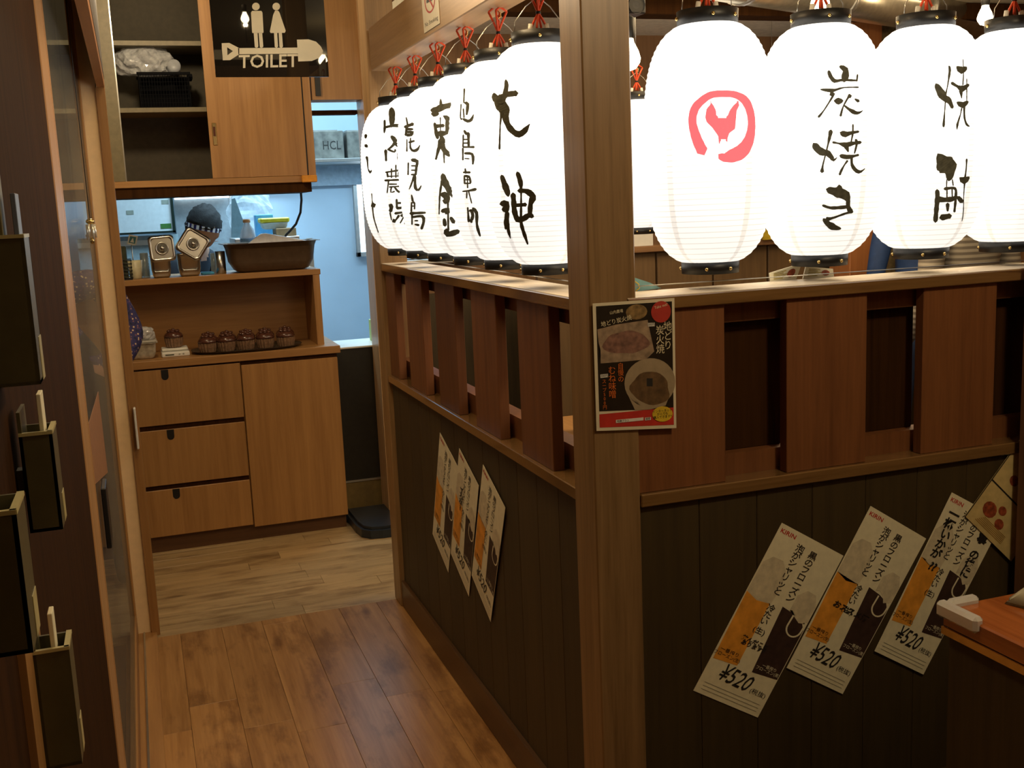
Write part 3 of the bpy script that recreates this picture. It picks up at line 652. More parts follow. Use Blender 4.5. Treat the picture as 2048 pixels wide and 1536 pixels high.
def flyer(name, corners, nrm, W_, H_, label, group, style, extra=()):
    c01, c11, c10, c00 = corners           # TL TR BR BL
    nrm = Vector(nrm)
    loc = (c00+c10+c11+c01)/4
    f = quadmap(c00, c10, c11, c01, nrm, W_, H_)
    t = thing(name, loc, label, 'flyer', group)
    mk('sheet', sheet(bmesh.new(), f, W_, H_), PAPER, t)
    def prt(nm, m, fn, h=0.001):
        bm = bmesh.new(); fn(bm, h); o_ = mk(nm, bm, m, t)
        if nm in ('small_print', 'handwriting'): o_['kind'] = 'stuff'
        return o_
    g = lambda x, y, h=0.0: f(x, y, h)
    # light beer glass, left
    prt('beer_glass_print', ORANGE, lambda b, h: poly(b, [(0.003, 0.060), (0.040, 0.064), (0.040, 0.176), (0.020, 0.172), (0.001, 0.179)], g, h))
    prt('foam_print', FOAM, lambda b, h: poly(b, [(0.001, 0.180), (0.020, 0.173), (0.041, 0.177), (0.044, 0.205), (0.040, 0.232), (0.028, 0.247), (0.012, 0.246), (0.002, 0.232)], g, h))
    prt('dark_beer_print', BROWNP, lambda b, h: poly(b, [(0.064, 0.064), (0.104, 0.069), (0.104, 0.160), (0.096, 0.172), (0.080, 0.178), (0.059, 0.181)], g, h))
    prt('foam_print', FOAM, lambda b, h: poly(b, [(0.071, 0.181), (0.078, 0.184), (0.088, 0.176), (0.092, 0.168), (0.098, 0.172), (0.104, 0.172), (0.104, 0.205), (0.096, 0.221), (0.082, 0.222), (0.071, 0.208)], g, h), 0.0012)
    def ring(b, h):
        pts = [(0.090+0.0115*math.cos(a), 0.157+0.014*math.sin(a)) for a in [PI+i*PI/12 for i in range(13)]]
        pts = [(0.0795, 0.176)]+pts+[(0.1025, 0.174)]
        for p, q in zip(pts, pts[1:]):
            dx, dy = q[0]-p[0], q[1]-p[1]; l = math.hypot(dx, dy) or 1; nx, ny = -dy/l*0.0013, dx/l*0.0013
            poly(b, [(p[0]+nx, p[1]+ny), (q[0]+nx, q[1]+ny), (q[0]-nx, q[1]-ny), (p[0]-nx, p[1]-ny)], g, h)
    prt('glass_handle_print', PAPER, ring, 0.0016)
    prt('brand_print', RED, lambda b, h: add_text(b, 'KIRIN', g, 0.016, 0.289, 0.0100, h=h, bold=0.02))
    def cols(b, h):
        add_text(b, '泡がシャリッと', g, 0.0415, 0.2375, 0.0140, True, h=h, bold=0.008)
        add_text(b, '黒のフローズン', g, 0.0630, 0.2365, 0.0140, True, h=h, bold=0.008)
        add_text(b, '冷たい', g, 0.0445, 0.158, 0.0130, True, h=h, bold=0.008)
        add_text(b, '(生)', g, 0.0445, 0.129, 0.0120, h=h, bold=0.008)
        add_text(b, '一番搾り', g, 0.021, 0.079, 0.0075, h=h)
        add_text(b, 'フローズン(生)', g, 0.020, 0.071, 0.0075, h=h, sx=0.85)
        add_text(b, '(税抜)', g, 0.087, 0.036, 0.0100, h=h)
        for k in range(3): rect(b, 0.008, 0.098, 0.0200-k*0.006, 0.0205-k*0.006, g, h)
    prt('small_print', INK, cols, 0.0016)
    prt('light_small_print', PAPER, lambda b, h: add_text(b, '一番搾り\nフローズン(黒)', g, 0.085, 0.078, 0.0070, h=h, sx=0.85), 0.0016)
    prt('handwritten_price', INK, lambda b, h: add_text(b, '¥520', g, 0.045, 0.044, 0.039, rot=-0.05, sx=0.62, h=h, bold=0.004, shear=0.35), 0.0018)
    if extra:
        def ex(b, h):
            for (s, x_, y_, sz_, ver) in extra: add_text(b, s, g, x_, y_, sz_, ver, h=h, bold=0.03, shear=0.0 if ver else 0.15)
        prt('handwriting', INK, ex, 0.0020)
    return t
FW, FH = 0.105, 0.300
YD = YP+0.0128
def cY(*pts, y=YD): return [atY(px, py, y) for px, py in pts]
nY = (0, -1, 0)
flyer('beer_flyer', cY((1563.6, 1045.4), (1686.7, 1111.3), (1515.3, 1435), (1386.4, 1381)), nY, FW, FH,
      'beer flyer hanging lowest on the front partition, leftmost of its three', 'beer flyers on the front partition', 0, (('飲んだこと\nあります!!', 0.047, 0.106, 0.0085, False),))
flyer('beer_flyer', cY((1741, 1011.7), (1852, 1077), (1685, 1388), (1573, 1335.5), y=YD-0.002), nY, FW, FH,
      'beer flyer in the middle of the three on the front partition', 'beer flyers on the front partition', 0, (('おススメ酒', 0.050, 0.130, 0.0128, False),))
flyer('beer_flyer', cY((1903.5, 984.6), (2006, 1040), (1846.5, 1349), (1748.8, 1302), y=YD-0.004), nY, FW, FH,
      'beer flyer with large handwriting beside the yellow leaflet, rightmost of three', 'beer flyers on the front partition', 0,
      (('一杯', 0.020, 0.258, 0.0205, True), ('いかが', 0.022, 0.212, 0.0195, True), ('??', 0.026, 0.172, 0.020, False), ('仕事', 0.086, 0.262, 0.0200, True), ('の後に', 0.086, 0.205, 0.019, True)))
def zc(px, py): return (840+px/3.745, 850+py/3.745)
XD = XP+0.0128
def cX(*pts, x=XD): return [atX(*zc(px, py), x) for px, py in pts]
nX = (-1, 0, 0)
flyer('beer_flyer', cX((150, 55), (288, 318), (213, 1105), (95, 815)), nX, FW, FH,
      'beer flyer nearest the kitchen on the corridor partition', 'beer flyers on the corridor partition', 0)
flyer('beer_flyer', cX((295, 172), (441, 455), (367, 1285), (232, 960), x=XD-0.002), nX, FW, FH,
      'beer flyer with handwriting, middle one on the corridor partition', 'beer flyers on the corridor partition', 0, (('イカが?', 0.030, 0.190, 0.018, True),))
flyer('beer_flyer', cX((473, 295), (640, 620), (530, 1475), (388, 1125), x=XD-0.004), nX, FW, FH,
      'beer flyer nearest the corner post on the corridor partition', 'beer flyers on the corridor partition', 0)
# yellow leaflet, partly behind the right post
yl_y = YD-0.007
L0 = atY(1929.5, 1031.8, yl_y); e1 = (atY(2014, 1115, yl_y)-L0); e2 = (atY(2022, 893, yl_y)-L0)
e1 = e1.normalized()*0.20; e2 = (e2 - e1*(e2.dot(e1)/e1.dot(e1))).normalized()*0.26
f = quadmap(L0, L0+e1, L0+e1+e2, L0+e2, Vector(nY), 0.20, 0.26)
yl = thing('menu_leaflet', L0, 'yellowish menu leaflet tilted on the front partition, cut off by the right post', 'leaflet')
mk('sheet', sheet(bmesh.new(), f, 0.20, 0.26), plain('pale_yellow_paper', srgb(212, 188, 128), 0.5), yl)
bm = bmesh.new(); rect(bm, 0.0, 0.20, 0.110, 0.114, f, 0.001); rect(bm, 0, 0.003, 0, 0.26, f, 0.001); mk('black_rule', bm, INK, yl)
bm = bmesh.new()
for (x_, y_, r_) in ((0.05, 0.055, 0.024), (0.085, 0.075, 0.014), (0.10, 0.045, 0.016), (0.06, 0.15, 0.016), (0.12, 0.17, 0.02)):
    poly(bm, ell(x_, y_, r_, r_*0.8, 12), f, 0.0010+r_*0.01)
mk('food_print', bm, plain('food_print', srgb(150, 70, 40), 0.6, var=0.5, scale=90), yl)['kind'] = 'stuff'
bm = bmesh.new()
for k in range(6): rect(bm, 0.03+0.004*k, 0.14, 0.012+k*0.004, 0.0135+k*0.004, f, 0.0012)
for k in range(4): rect(bm, 0.03, 0.10, 0.200+k*0.010, 0.2025+k*0.010, f, 0.0012)
mk('small_print', bm, plain('ochre_print', srgb(160, 120, 50), 0.6), yl)

# food poster on the corner post
py_ = YP-0.0022
c = [atY(px, pp, py_) for px, pp in ((1185, 607), (1348.5, 596), (1352.5, 856), (1193, 862))]
PW, PH = 0.182, 0.257
f = quadmap(c[3], c[2], c[1], c[0], Vector(nY), PW, PH)
ps = thing('food_poster', (c[2]+c[3])/2, 'white-bordered food poster with a plastic tub picture, taped on the corner post', 'poster')
mk('sheet', sheet(bmesh.new(), f, PW, PH), plain('poster_white', srgb(222, 212, 184), 0.35, var=0.02), ps)
# reading in zoom5 pixels: inner area from (105,190) to (885,1420); map via perspective-free approx
def pz(X, Y):  # zoom5 crop coords -> paper metres
    x_ = (X-75-(Y-180)*0.030)/805*PW; y_ = PH-((Y-182)+(X-75)*0.075)/1272*PH
    return (x_, y_)
def wob(cx, cy, rx, ry, seed, n=30, a=0.16):
    r_ = random.Random(seed); x_, y_ = pz(cx, cy); ks = [(r_.uniform(0, 6), q) for q in (2, 3, 5, 7)]
    return [(x_+rx*math.cos(t)*(1+sum(a/q*math.sin(q*t+p) for p, q in ks)), y_+ry*math.sin(t)*(1+sum(a/q*math.sin(q*t+p) for p, q in ks))) for t in [2*PI*i/n for i in range(n)]]
def pp_(name, m, shapes, h):
    bm = bmesh.new()
    for sh in shapes: poly(bm, sh, f, h)
    return mk(name, bm, m, ps)
pp_('black_ground', plain('poster_black', srgb(34, 28, 20), 0.35, var=0.2), [[(0.007, 0.040), (PW-0.006, 0.040), (PW-0.006, PH-0.006), (0.007, PH-0.006)]], 0.0010)
pp_('red_band', RED, [[(0.007, 0.007), (PW-0.006, 0.007), (PW-0.006, 0.042), (0.007, 0.034)]], 0.0012)
pp_('meat_pack_print', plain('pack_print', srgb(150, 128, 104), 0.5, var=0.35, scale=60), [[pz(*q) for q in ((118, 435), (300, 385), (610, 335), (640, 470), (680, 640), (600, 720), (400, 745), (150, 770), (150, 640), (130, 560))]], 0.0014)
pp_('meat_print', plain('meat_print', srgb(128, 92, 78), 0.5, var=0.4, scale=90), [wob(400, 560, 0.048, 0.024, 3)], 0.0016)
pp_('dish_print', plain('dish_print', srgb(130, 104, 62), 0.5, var=0.5, scale=90), [ell(*pz(500, 260), 0.024, 0.015, 16)], 0.0016)
pp_('tub_print', plain('tub_print', srgb(158, 140, 112), 0.5, var=0.1), [ell(*pz(640, 950), 0.058, 0.049, 32), [pz(*q) for q in ((400, 1040), (850, 1040), (800, 1170), (640, 1215), (490, 1225))]], 0.0018)
pp_('tub_content_print', plain('tub_content_print', srgb(98, 74, 46), 0.5, var=0.4, scale=60), [wob(645, 1005, 0.046, 0.032, 5)], 0.0020)
pp_('tub_label_print', INK, [[pz(*q) for q in ((605, 905), (665, 905), (665, 985), (605, 985))]], 0.0022)
pp_('red_disc', plain('dull_red_print', srgb(176, 52, 40), 0.5), [ell(*pz(742, 255), 0.0225, 0.021, 24)], 0.0022)
pp_('yellow_disc', YELLOW, [ell(*pz(768, 1255), 0.0235, 0.0155, 24)], 0.0024)
pp_('search_bar', WHITE, [[pz(*q) for q in ((300, 1330), (575, 1295), (575, 1325), (300, 1362))], [pz(*q) for q in ((590, 1297), (650, 1290), (650, 1318), (590, 1326))], [pz(*q) for q in ((145, 880), (220, 870), (222, 905), (147, 915))], [pz(*q) for q in ((610, 365), (680, 360), (680, 395), (612, 400))]], 0.0024)
def ptx(name, m, items, h=0.0028):
    bm = bmesh.new()
    for (s, X, Y, sz_, ver, rt) in items:
        x_, y_ = pz(X, Y); add_text(bm, s, f, x_, y_, sz_, ver, rot=rt, h=h)
    o_ = mk(name, bm, m, ps); o_['kind'] = 'stuff'; return o_
ptx('white_lettering', plain('poster_lettering', srgb(226, 214, 178), 0.5, var=0), [('地どり', 812, 490, 0.0200, True, 0), ('炭火焼', 735, 530, 0.0200, True, 0), ('地どり炭火焼', 300, 352, 0.0115, False, 0.16), ('山内農場', 300, 262, 0.0075, False, 0.1), ('Take out!', 740, 200, 0.0078, False, 0.2)])
ptx('orange_lettering', plain('orange_lettering', srgb(214, 110, 40), 0.5), [('自慢の', 345, 860, 0.0140, True, 0), ('むね味噌', 262, 960, 0.0175, True, 0), ('スープ500円', 186, 1080, 0.0095, True, 0)])
ptx('black_lettering', INK, [('インターネット\nからでも\n購入できます!!', 768, 1255, 0.0066, False, 0.06), ('地鶏プラス', 370, 1338, 0.0055, False, 0.03), ('検索', 620, 1308, 0.0055, False, 0.03), ('300円', 183, 893, 0.0066, False, 0), ('300円', 645, 380, 0.0062, False, 0)])
# no smoking notice on the beam
def zb(X, Y): return (720+X/4.655, Y/4.655)
c = [atX(*zb(X, Y), XP-0.0012) for X, Y in ((560, -190), (715, -270), (745, 215), (600, 310))]
f = quadmap(c[3], c[2], c[1], c[0], Vector(nX), 0.10, 0.14)
nsn = thing('notice', c[3], 'small white no smoking notice hanging on the corridor beam', 'notice')
mk('sheet', sheet(bmesh.new(), f, 0.10, 0.14), plain('notice_white', srgb(235, 226, 204), 0.5, var=0.02), nsn)
bm = bmesh.new(); add_text(bm, 'No Smoking', f, 0.05, 0.018, 0.0165, h=0.001); mk('lettering', bm, INK, nsn)
bm = bmesh.new()
o1 = [(0.05+0.032*math.cos(a), 0.075+0.034*math.sin(a)) for a in [2*PI*i/28 for i in range(29)]]; o2 = [(0.05+0.027*math.cos(a), 0.075+0.029*math.sin(a)) for a in [2*PI*i/28 for i in range(29)]]
for i in range(28): poly(bm, [o1[i], o1[i+1], o2[i+1], o2[i]], f, 0.001)
poly(bm, [(0.028, 0.099), (0.032, 0.103), (0.072, 0.051), (0.068, 0.047)], f, 0.0014)
mk('prohibition_ring', bm, RED, nsn)
bm = bmesh.new(); rect(bm, 0.030, 0.070, 0.071, 0.079, f, 0.0012); mk('cigarette_print', bm, INK, nsn)
# ================================================================== CABINET, HUTCH, WALL CUPBOARD
CY = 5.125
cab = thing('base_cabinet', (0.38, 5.4, 0), 'wooden base cabinet with three drawers and one wide door at the corridor end', 'cabinet')
mk('carcass', BX(-0.58, 0.874, CY+0.022, 5.72, 0.06, 0.868), W_CAB('z'), cab)
mk('plinth', BX(-0.56, 0.868, CY+0.020, CY+0.04, 0, 0.075), wood('plinth_wood', srgb(74, 48, 28), srgb(96, 64, 38), 'x', 0.5), cab)
mk('door', BX(-0.58, -0.205, CY, CY+0.020, 0.066, 0.850, bev=0.0015), W_CAB('z'), cab)
for (z0, z1) in ((0.605, 0.862), (0.322, 0.582), (0.078, 0.300)):
    dr = mk('drawer', BX(-0.20, 0.418, CY, CY+0.020, z0, z1, bev=0.0015), W_CAB('z'), cab)
    lp = mk('grip_lip', BX(-0.20, 0.418, CY+0.010, CY+0.021, z1, min(z1+0.022, 0.868)), W_DARK, cab)
    bm = bmesh.new(); slab(bm, [(0.082+dx, CY+0.0005, z1-0.001+dz) for dx, dz in [(-0.016, 0), (0.016, 0)]+[(0.016*math.cos(a), -0.032+0.016*math.sin(a)) for a in [-PI*k/8 for k in range(0, 9)]]], (0, -1, 0), 0.0016)
    mk('finger_pull', bm, BLACK, dr)
mk('door', BX(0.424, 0.876, CY, CY+0.020, 0.066, 0.850, bev=0.0015), W_CAB('z'), cab)
mk('grip_lip', BX(0.424, 0.876, CY+0.012, CY+0.021, 0.850, 0.868), W_DARK, cab)
setp(mk('countertop', BX(-0.58, 0.893, CY-0.004, 5.72, 0.870, 0.906, bev=0.002), W_CAB('x'), loc=(0.2, 5.4, 0.87)), 'wooden countertop over the drawers, cups and scale on it', 'worktop')
HY = 5.205
hu = thing('open_shelf_unit', (0.3, 5.4, 0.906), 'low open wooden shelf unit standing on the countertop, steel tubs on top', 'shelf')
mk('top_board', BX(-0.58, 0.838, HY, 5.55, 1.245, 1.272, bev=0.002), W_CAB('x'), hu)
mk('side_board', BX(0.800, 0.832, HY+0.002, 5.55, 0.906, 1.245), W_CAB('z'), hu)
mk('back_board', BX(-0.58, 0.800, 5.52, 5.54, 0.906, 1.245), W_CAB('x'), hu)
# wall cupboard
UY = 5.175
ZU = 1.682
wc = thing('wall_cupboard', (0.4, 5.35, ZU), 'wooden wall cupboard with a half-open sliding door above the counter', 'cabinet')
mk('bottom_board', BX(-0.60, 0.826, UY, 5.55, ZU, ZU+0.030, bev=0.002), W_CAB('x'), wc)
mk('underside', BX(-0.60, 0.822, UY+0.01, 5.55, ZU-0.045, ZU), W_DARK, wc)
mk('side_board', BX(0.812, 0.846, UY, 5.55, ZU+0.03, CH), W_CAB('z'), wc)
mk('gap_strip', BX(0.806, 0.812, UY+0.006, 5.50, ZU+0.03, CH), BLACK, wc)
mk('sliding_door', BX(0.375, 0.806, UY+0.006, UY+0.026, ZU+0.032, CH), W_CAB('z'), wc)
a = atY(429, 268, UY+0.004)
mk('recessed_pull', BX(a.x-0.009, a.x+0.011, UY+0.002, UY+0.0065, a.z-0.05, a.z+0.05, bev=0.002), BRASS, wc)
mk('pull_slot', BX(a.x-0.005, a.x+0.005, UY+0.0005, UY+0.003, a.z-0.01, a.z+0.032), plain('dark_copper', (0.12, 0.04, 0.02, 1), 0.4, 0.6), wc)
mk('left_stile', BX(-0.085, -0.002, UY, UY+0.03, ZU+0.03, CH), OLIVE, wc)
mk('rear_sliding_door', BX(-0.60, -0.36, UY+0.03, UY+0.05, ZU+0.032, CH), OLIVE, wc)
mk('metal_edge', BX(-0.002, 0.003, UY+0.002, UY+0.03, ZU+0.03, CH), STEEL, wc)
mk('back_board', BX(-0.60, 0.812, 5.52, 5.54, ZU+0.03, CH), DARKINT, wc)
for zz in (2.035, 2.325):
    mk('shelf_board', BX(-0.60, 0.806, UY+0.05, 5.52, zz-0.02, zz), OLIVE, wc)
# yellow sponge hooked on the cupboard's corner and the black cable under it
a = atY(603, 351, 5.165); b = atY(634, 364, 5.165)
setp(mk('orange_tag', BX(a.x, b.x, 5.150, 5.174, b.z, a.z, bev=0.003), plain('orange_foam', srgb(226, 152, 52), 0.7), loc=(a.x, 5.16, b.z)), 'small orange block stuck on the lower corner of the wall cupboard', 'tag')
bm = bmesh.new(); tube(bm, [atY(px, pp, yy) for px, pp, yy in ((601, 370, 5.505), (603, 400, 5.505), (601, 425, 5.505), (592, 448, 5.505), (580, 462, 5.505), (572, 470, 5.505), (560, 500, 5.51))], 0.006, 8)
setp(mk('power_cable', bm, BLACK, loc=atY(601, 370, 5.50)), 'black cable curving down from the wall cupboard to the shelf unit', 'cable')

# basket and bag in the cupboard
zs = 2.035
bk = thing('wire_basket', (0.25, 5.30, zs), 'black mesh basket on the middle shelf of the wall cupboard', 'basket')
xa, xb = atY(277, 190, 5.24).x, atY(384, 190, 5.24).x
bm = bmesh.new(); n = 17
yA, yB, zt = 5.235, 5.42, zs+0.150
def lerp(a, b, t): return a+(b-a)*t
for i in range(n+1):
    t = i/n
    box(bm, lerp(xa+0.015, xb-0.015, t)-0.001, lerp(xa+0.015, xb-0.015, t)+0.001, yA, yA+0.002, zs+0.002, zt)
for j in range(9):
    z = lerp(zs+0.004, zt, j/8); box(bm, xa+0.01, xb-0.01, yA-0.001, yA+0.003, z-0.001, z+0.001)
mk('front_mesh', bm, WIREBLK, bk)['kind'] = 'stuff'
for nm, ar in (('rim', (xa, xb, yA-0.006, yA+0.006, zt-0.006, zt+0.006)), ('rim', (xa, xb, yB-0.006, yB+0.006, zt-0.006, zt+0.006)), ('side', (xa+0.006, xa+0.010, yA, yB, zs+0.002, zt)), ('side', (xb-0.010, xb-0.006, yA, yB, zs+0.002, zt)),
               ('back', (xa+0.01, xb-0.01, yB-0.003, yB, zs+0.002, zt)), ('base', (xa+0.01, xb-0.01, yA, yB, zs+0.001, zs+0.004)), ('handle', (xb-0.004, xb+0.012, yA+0.05, yB-0.05, zt-0.02, zt+0.004))):
    mk(nm, BX(*ar, bev=0.001), WIREBLK, bk)
def crumple(name, c, r, sc, m, label, cat, seed=1, n=4, amp=0.30, group=None):
    rnd = random.Random(seed); bm = bmesh.new()
    bmesh.ops.create_icosphere(bm, subdivisions=n, radius=r)
    ph = [(Vector((rnd.uniform(-1, 1), rnd.uniform(-1, 1), rnd.uniform(-1, 1))).normalized(), rnd.uniform(20, 75)/r*0.12, rnd.uniform(0, 6)) for _ in range(9)]
    for v in bm.verts:
        d = sum(abs(math.sin(v.co.dot(a)*k+p)) for a, k, p in ph)/9-0.5
        v.co *= 1+amp*d*2.2
        v.co = Vector((v.co.x*sc[0], v.co.y*sc[1], v.co.z*sc[2]))
    zm = min(v.co.z for v in bm.verts)
    for v in bm.verts:
        v.co.z = max(v.co.z, zm*0.72)
    zm = min(v.co.z for v in bm.verts)
    o = mk(name, bm, m, loc=(c[0], c[1], c[2]), world=False)
    for v in o.data.vertices: v.co.z -= zm
    return setp(o, label, cat, group)
BAG = plain('crinkled_clear_bag', (0.85, 0.87, 0.88, 1), 0.10, var=0.3, scale=60, bump=0.8, trans=0.35, alpha=0.75)
p = atY(305, 140, 5.33)
crumple('plastic_bag', (atY(290, 140, 5.32).x, 5.33, zs+0.153), 0.085, (1.40, 0.9, 0.85), BAG, 'crumpled clear plastic bag spilling out of the black basket', 'bag', 3)
bm = bmesh.new(); pc = atY(338, 128, 5.29); lathe(bm, [(0.0, -0.05), (0.028, -0.05), (0.032, 0.05), (0.026, 0.05), (0.024, -0.04), (0, -0.04)], 20, (pc.x+0.02, 5.30, zs+0.186), 'y')
setp(mk('plastic_cup', bm, plain('frosted_cup', (0.55, 0.57, 0.6, 1), 0.35, trans=0.3), loc=(pc.x, 5.30, zs+0.16)), 'frosted plastic cup lying on top of the black basket', 'cup')

# ------------------------------------------------------------------ things on top of the shelf unit
ZT = 1.272
def tub(loc, wx, wy, h, name, label, cat, m=STEEL, group=None, draft=0.12, rim=0.008):
    """rectangular steel pan with rounded corners, open top"""
    t = thing(name, loc, label, cat, group)
    def ringp(hx, hy, r, z, n=5):
        out = []
        for cx_, cy_, a0 in ((hx-r, hy-r, 0), (-hx+r, hy-r, PI/2), (-hx+r, -hy+r, PI), (hx-r, -hy+r, 1.5*PI)):
            for i in range(n+1):
                a = a0+PI/2*i/n; out.append((cx_+r*math.cos(a), cy_+r*math.sin(a), z))
        return out
    r0 = min(wx, wy)*0.16
    lv = [(0.80-draft, 0.0), (0.93-draft, 0.010 if h > 0.05 else 0.004), (1-draft*0.75, h*0.35), (1-draft*0.3, h-0.004), (1, h-0.002)]
    rings = [ringp(wx/2*s, wy/2*s, r0*s, z) for s, z in lv] + [ringp(wx/2+rim, wy/2+rim, r0+rim, h-0.002), ringp(wx/2+rim, wy/2+rim, r0+rim, h), ringp(wx/2*0.985, wy/2*0.985, r0, h), ringp(wx/2*(0.9-draft), wy/2*(0.9-draft), r0, 0.006)]
    bm = bmesh.new(); V = [[bm.verts.new(q) for q in rg] for rg in rings]
    for a, b in zip(V, V[1:]):
        for i in range(len(a)):
            f_ = bm.faces.new((a[i], a[(i+1) % len(a)], b[(i+1) % len(a)], b[i])); f_.smooth = True
    bm.faces.new(V[0]); bm.faces.new(V[-1])
    mk('pan', bm, m, t, world=False)
    return t
def pan_lid(loc, w_, h_, rot, tilt, label, group):
    """square steel lid with embossed rim and a round knob recess, leaning back"""
    t = thing('steel_cover', loc, label, 'lid', group)
    t.rotation_mode = 'XYZ'
    R_ = Matrix.Rotation(-tilt, 4, 'X') @ Matrix.Rotation(rot, 4, 'Y')
    def put(bm, nm, m):
        bmesh.ops.transform(bm, matrix=R_, verts=bm.verts[:]); return mk(nm, bm, m, t, world=False, smooth=False)
    def rr(hx, hz, r, y, n=6):
        out = []
        for cx_, cz_, a0 in ((hx-r, hz-r, 0), (-hx+r, hz-r, PI/2), (-hx+r, -hz+r, PI), (hx-r, -hz+r, 1.5*PI)):
            for i in range(n+1):
                a = a0+PI/2*i/n; out.append((cx_+r*math.cos(a), y, cz_+r*math.sin(a)))
        return out
    bm = bmesh.new()
    lv = [(1.0, 0.006), (1.0, 0.0), (0.93, -0.002), (0.90, -0.006), (0.80, -0.006), (0.76, 0.0)]
    V = [[bm.verts.new(q) for q in rr(w_/2*s, h_/2*s, w_*0.16*s, y)] for s, y in lv]
    for a, b in zip(V, V[1:]):
        for i in range(len(a)): bm.faces.new((a[i], a[(i+1) % len(a)], b[(i+1) % len(a)], b[i])).smooth = True
    bm.faces.new(V[-1]); put(bm, 'plate', STEEL)
    bm = bmesh.new(); lathe(bm, [(0.030, 0), (0.030, -0.004), (0.026, -0.006), (0.022, -0.002), (0.0, -0.001)], 20, (0, -0.002, 0), 'y', caps=False); put(bm, 'recess_ring', STEEL)
    bm = bmesh.new(); lathe(bm, [(0.006, 0), (0.006, -0.008), (0.012, -0.012), (0.010, -0.018), (0, -0.02)], 16, (0, -0.003, 0), 'y', caps=False); put(bm, 'knob', STEEL)
    bm = bmesh.new(); box(bm, -w_*0.44, w_*0.44, 0.0005, 0.003, -h_*0.44, h_*0.44); put(bm, 'gasket', plain('green_tint', srgb(120, 150, 60), 0.4), )
    return t
y1 = HY+0.055
for (xl, xr, lab) in ((301, 343, 'narrow steel tub left of the two on the shelf unit'), (355, 403, 'narrow steel tub right of the two on the shelf unit, tilted lid on it')):
    a, b = atY(xl, 530, y1-0.03), atY(xr, 530, y1-0.03)
    t = tub(((a.x+b.x)/2, y1+0.02, ZT), b.x-a.x, 0.13, 0.105, 'steel_tub', lab, 'tub', group='narrow steel tubs', draft=0.10, rim=0.004)
    bm = bmesh.new(); tube(bm, [(-0.034, -0.062, 0.038), (-0.028, -0.066, 0.030), (0.028, -0.066, 0.030), (0.034, -0.062, 0.038)], 0.003, 6); mk('embossed_grip', bm, STEEL, t, world=False)
a = atY(324, 497, y1-0.06); pan_lid((a.x, y1-0.055, a.z), 0.115, 0.118, -0.05, 0.10, 'square steel lid standing upright against the left narrow tub', 'lids of the narrow tubs')
a = atY(386, 488, y1-0.06); pan_lid((a.x, y1-0.060, a.z), 0.125, 0.125, 0.62, 0.12, 'square steel lid propped corner-up against the right narrow tub', 'lids of the narrow tubs')
a, b = atY(452, 520, 5.24), atY(638, 520, 5.24)
rp = tub(((a.x+b.x)/2, 5.345, ZT), b.x-a.x, 0.25, 0.138, 'roasting_pan', 'large dark steel pan on the right of the shelf unit', 'pan', plain('dull_dark_steel', srgb(96, 78, 60), 0.45, 0.4), draft=0.14, rim=0.016)
# white cutting board leaning in the pan
bd = thing('chopping_board', ((a.x+b.x)/2, 5.40, ZT+0.02), 'white plastic chopping board sticking out of the large steel pan', 'board')
yb = 5.40
pts = [atY(px, pp, yb) for px, pp in ((490, 494), (508, 478), (522, 468), (532, 467), (612, 481), (628, 486), (622, 492), (560, 530), (500, 525))]
bm = bmesh.new(); slab(bm, [(q.x, yb, q.z) for q in pts], (0, 1, 0.1), 0.018); mk('board', bm, plain('milky_plastic', srgb(240, 240, 246), 0.4), bd)
def bottle(px, pbase, y, h, r, label, name='plastic_bottle', base_z=ZT):
    x_ = atY(px, pbase, y).x
    t = thing(name, (x_, y, base_z), label, 'bottle')
    bm = bmesh.new(); lathe(bm, [(r*0.8, 0), (r, 0.008), (r, h*0.30), (r*0.95, h*0.34), (r, h*0.38), (r, h*0.66), (r*0.82, h*0.78), (r*0.40, h*0.90), (r*0.38, h*0.95)], 20); mk('body', bm, plain('pet_plastic', (0.75, 0.85, 0.92, 1), 0.12, trans=0.5, alpha=0.8, var=0.03), t, world=False)
    bm = bmesh.new(); lathe(bm, [(r*0.46, h*0.93), (r*0.46, h)], 16); mk('cap', bm, plain('tan_cap', srgb(214, 170, 120), 0.5), t, world=False)
    bm = bmesh.new(); lathe(bm, [(r*1.01, h*0.42), (r*1.01, h*0.62)], 20, caps=False); mk('label', bm, plain('blue_label', srgb(120, 170, 225), 0.4, var=0.3, scale=60), t, world=False)
    return t
hh = atY(496, 438, 5.53).z-ZT
bottle(497, 490, 5.535, hh, 0.039, 'clear plastic bottle with a blue label behind the large steel pan')
def stuff_box(name, px0, py0, px1, py1, y, dy, m, label, cat, zbase=None, bev=0.003):
    a, b = atY(px0, py0, y), atY(px1, py1, y)
    z0 = zbase if zbase is not None else b.z
    o = mk(name, BX(a.x, b.x, y, y+dy, z0, a.z, bev=bev), m, loc=((a.x+b.x)/2, y+dy/2, z0)); return setp(o, label, cat)
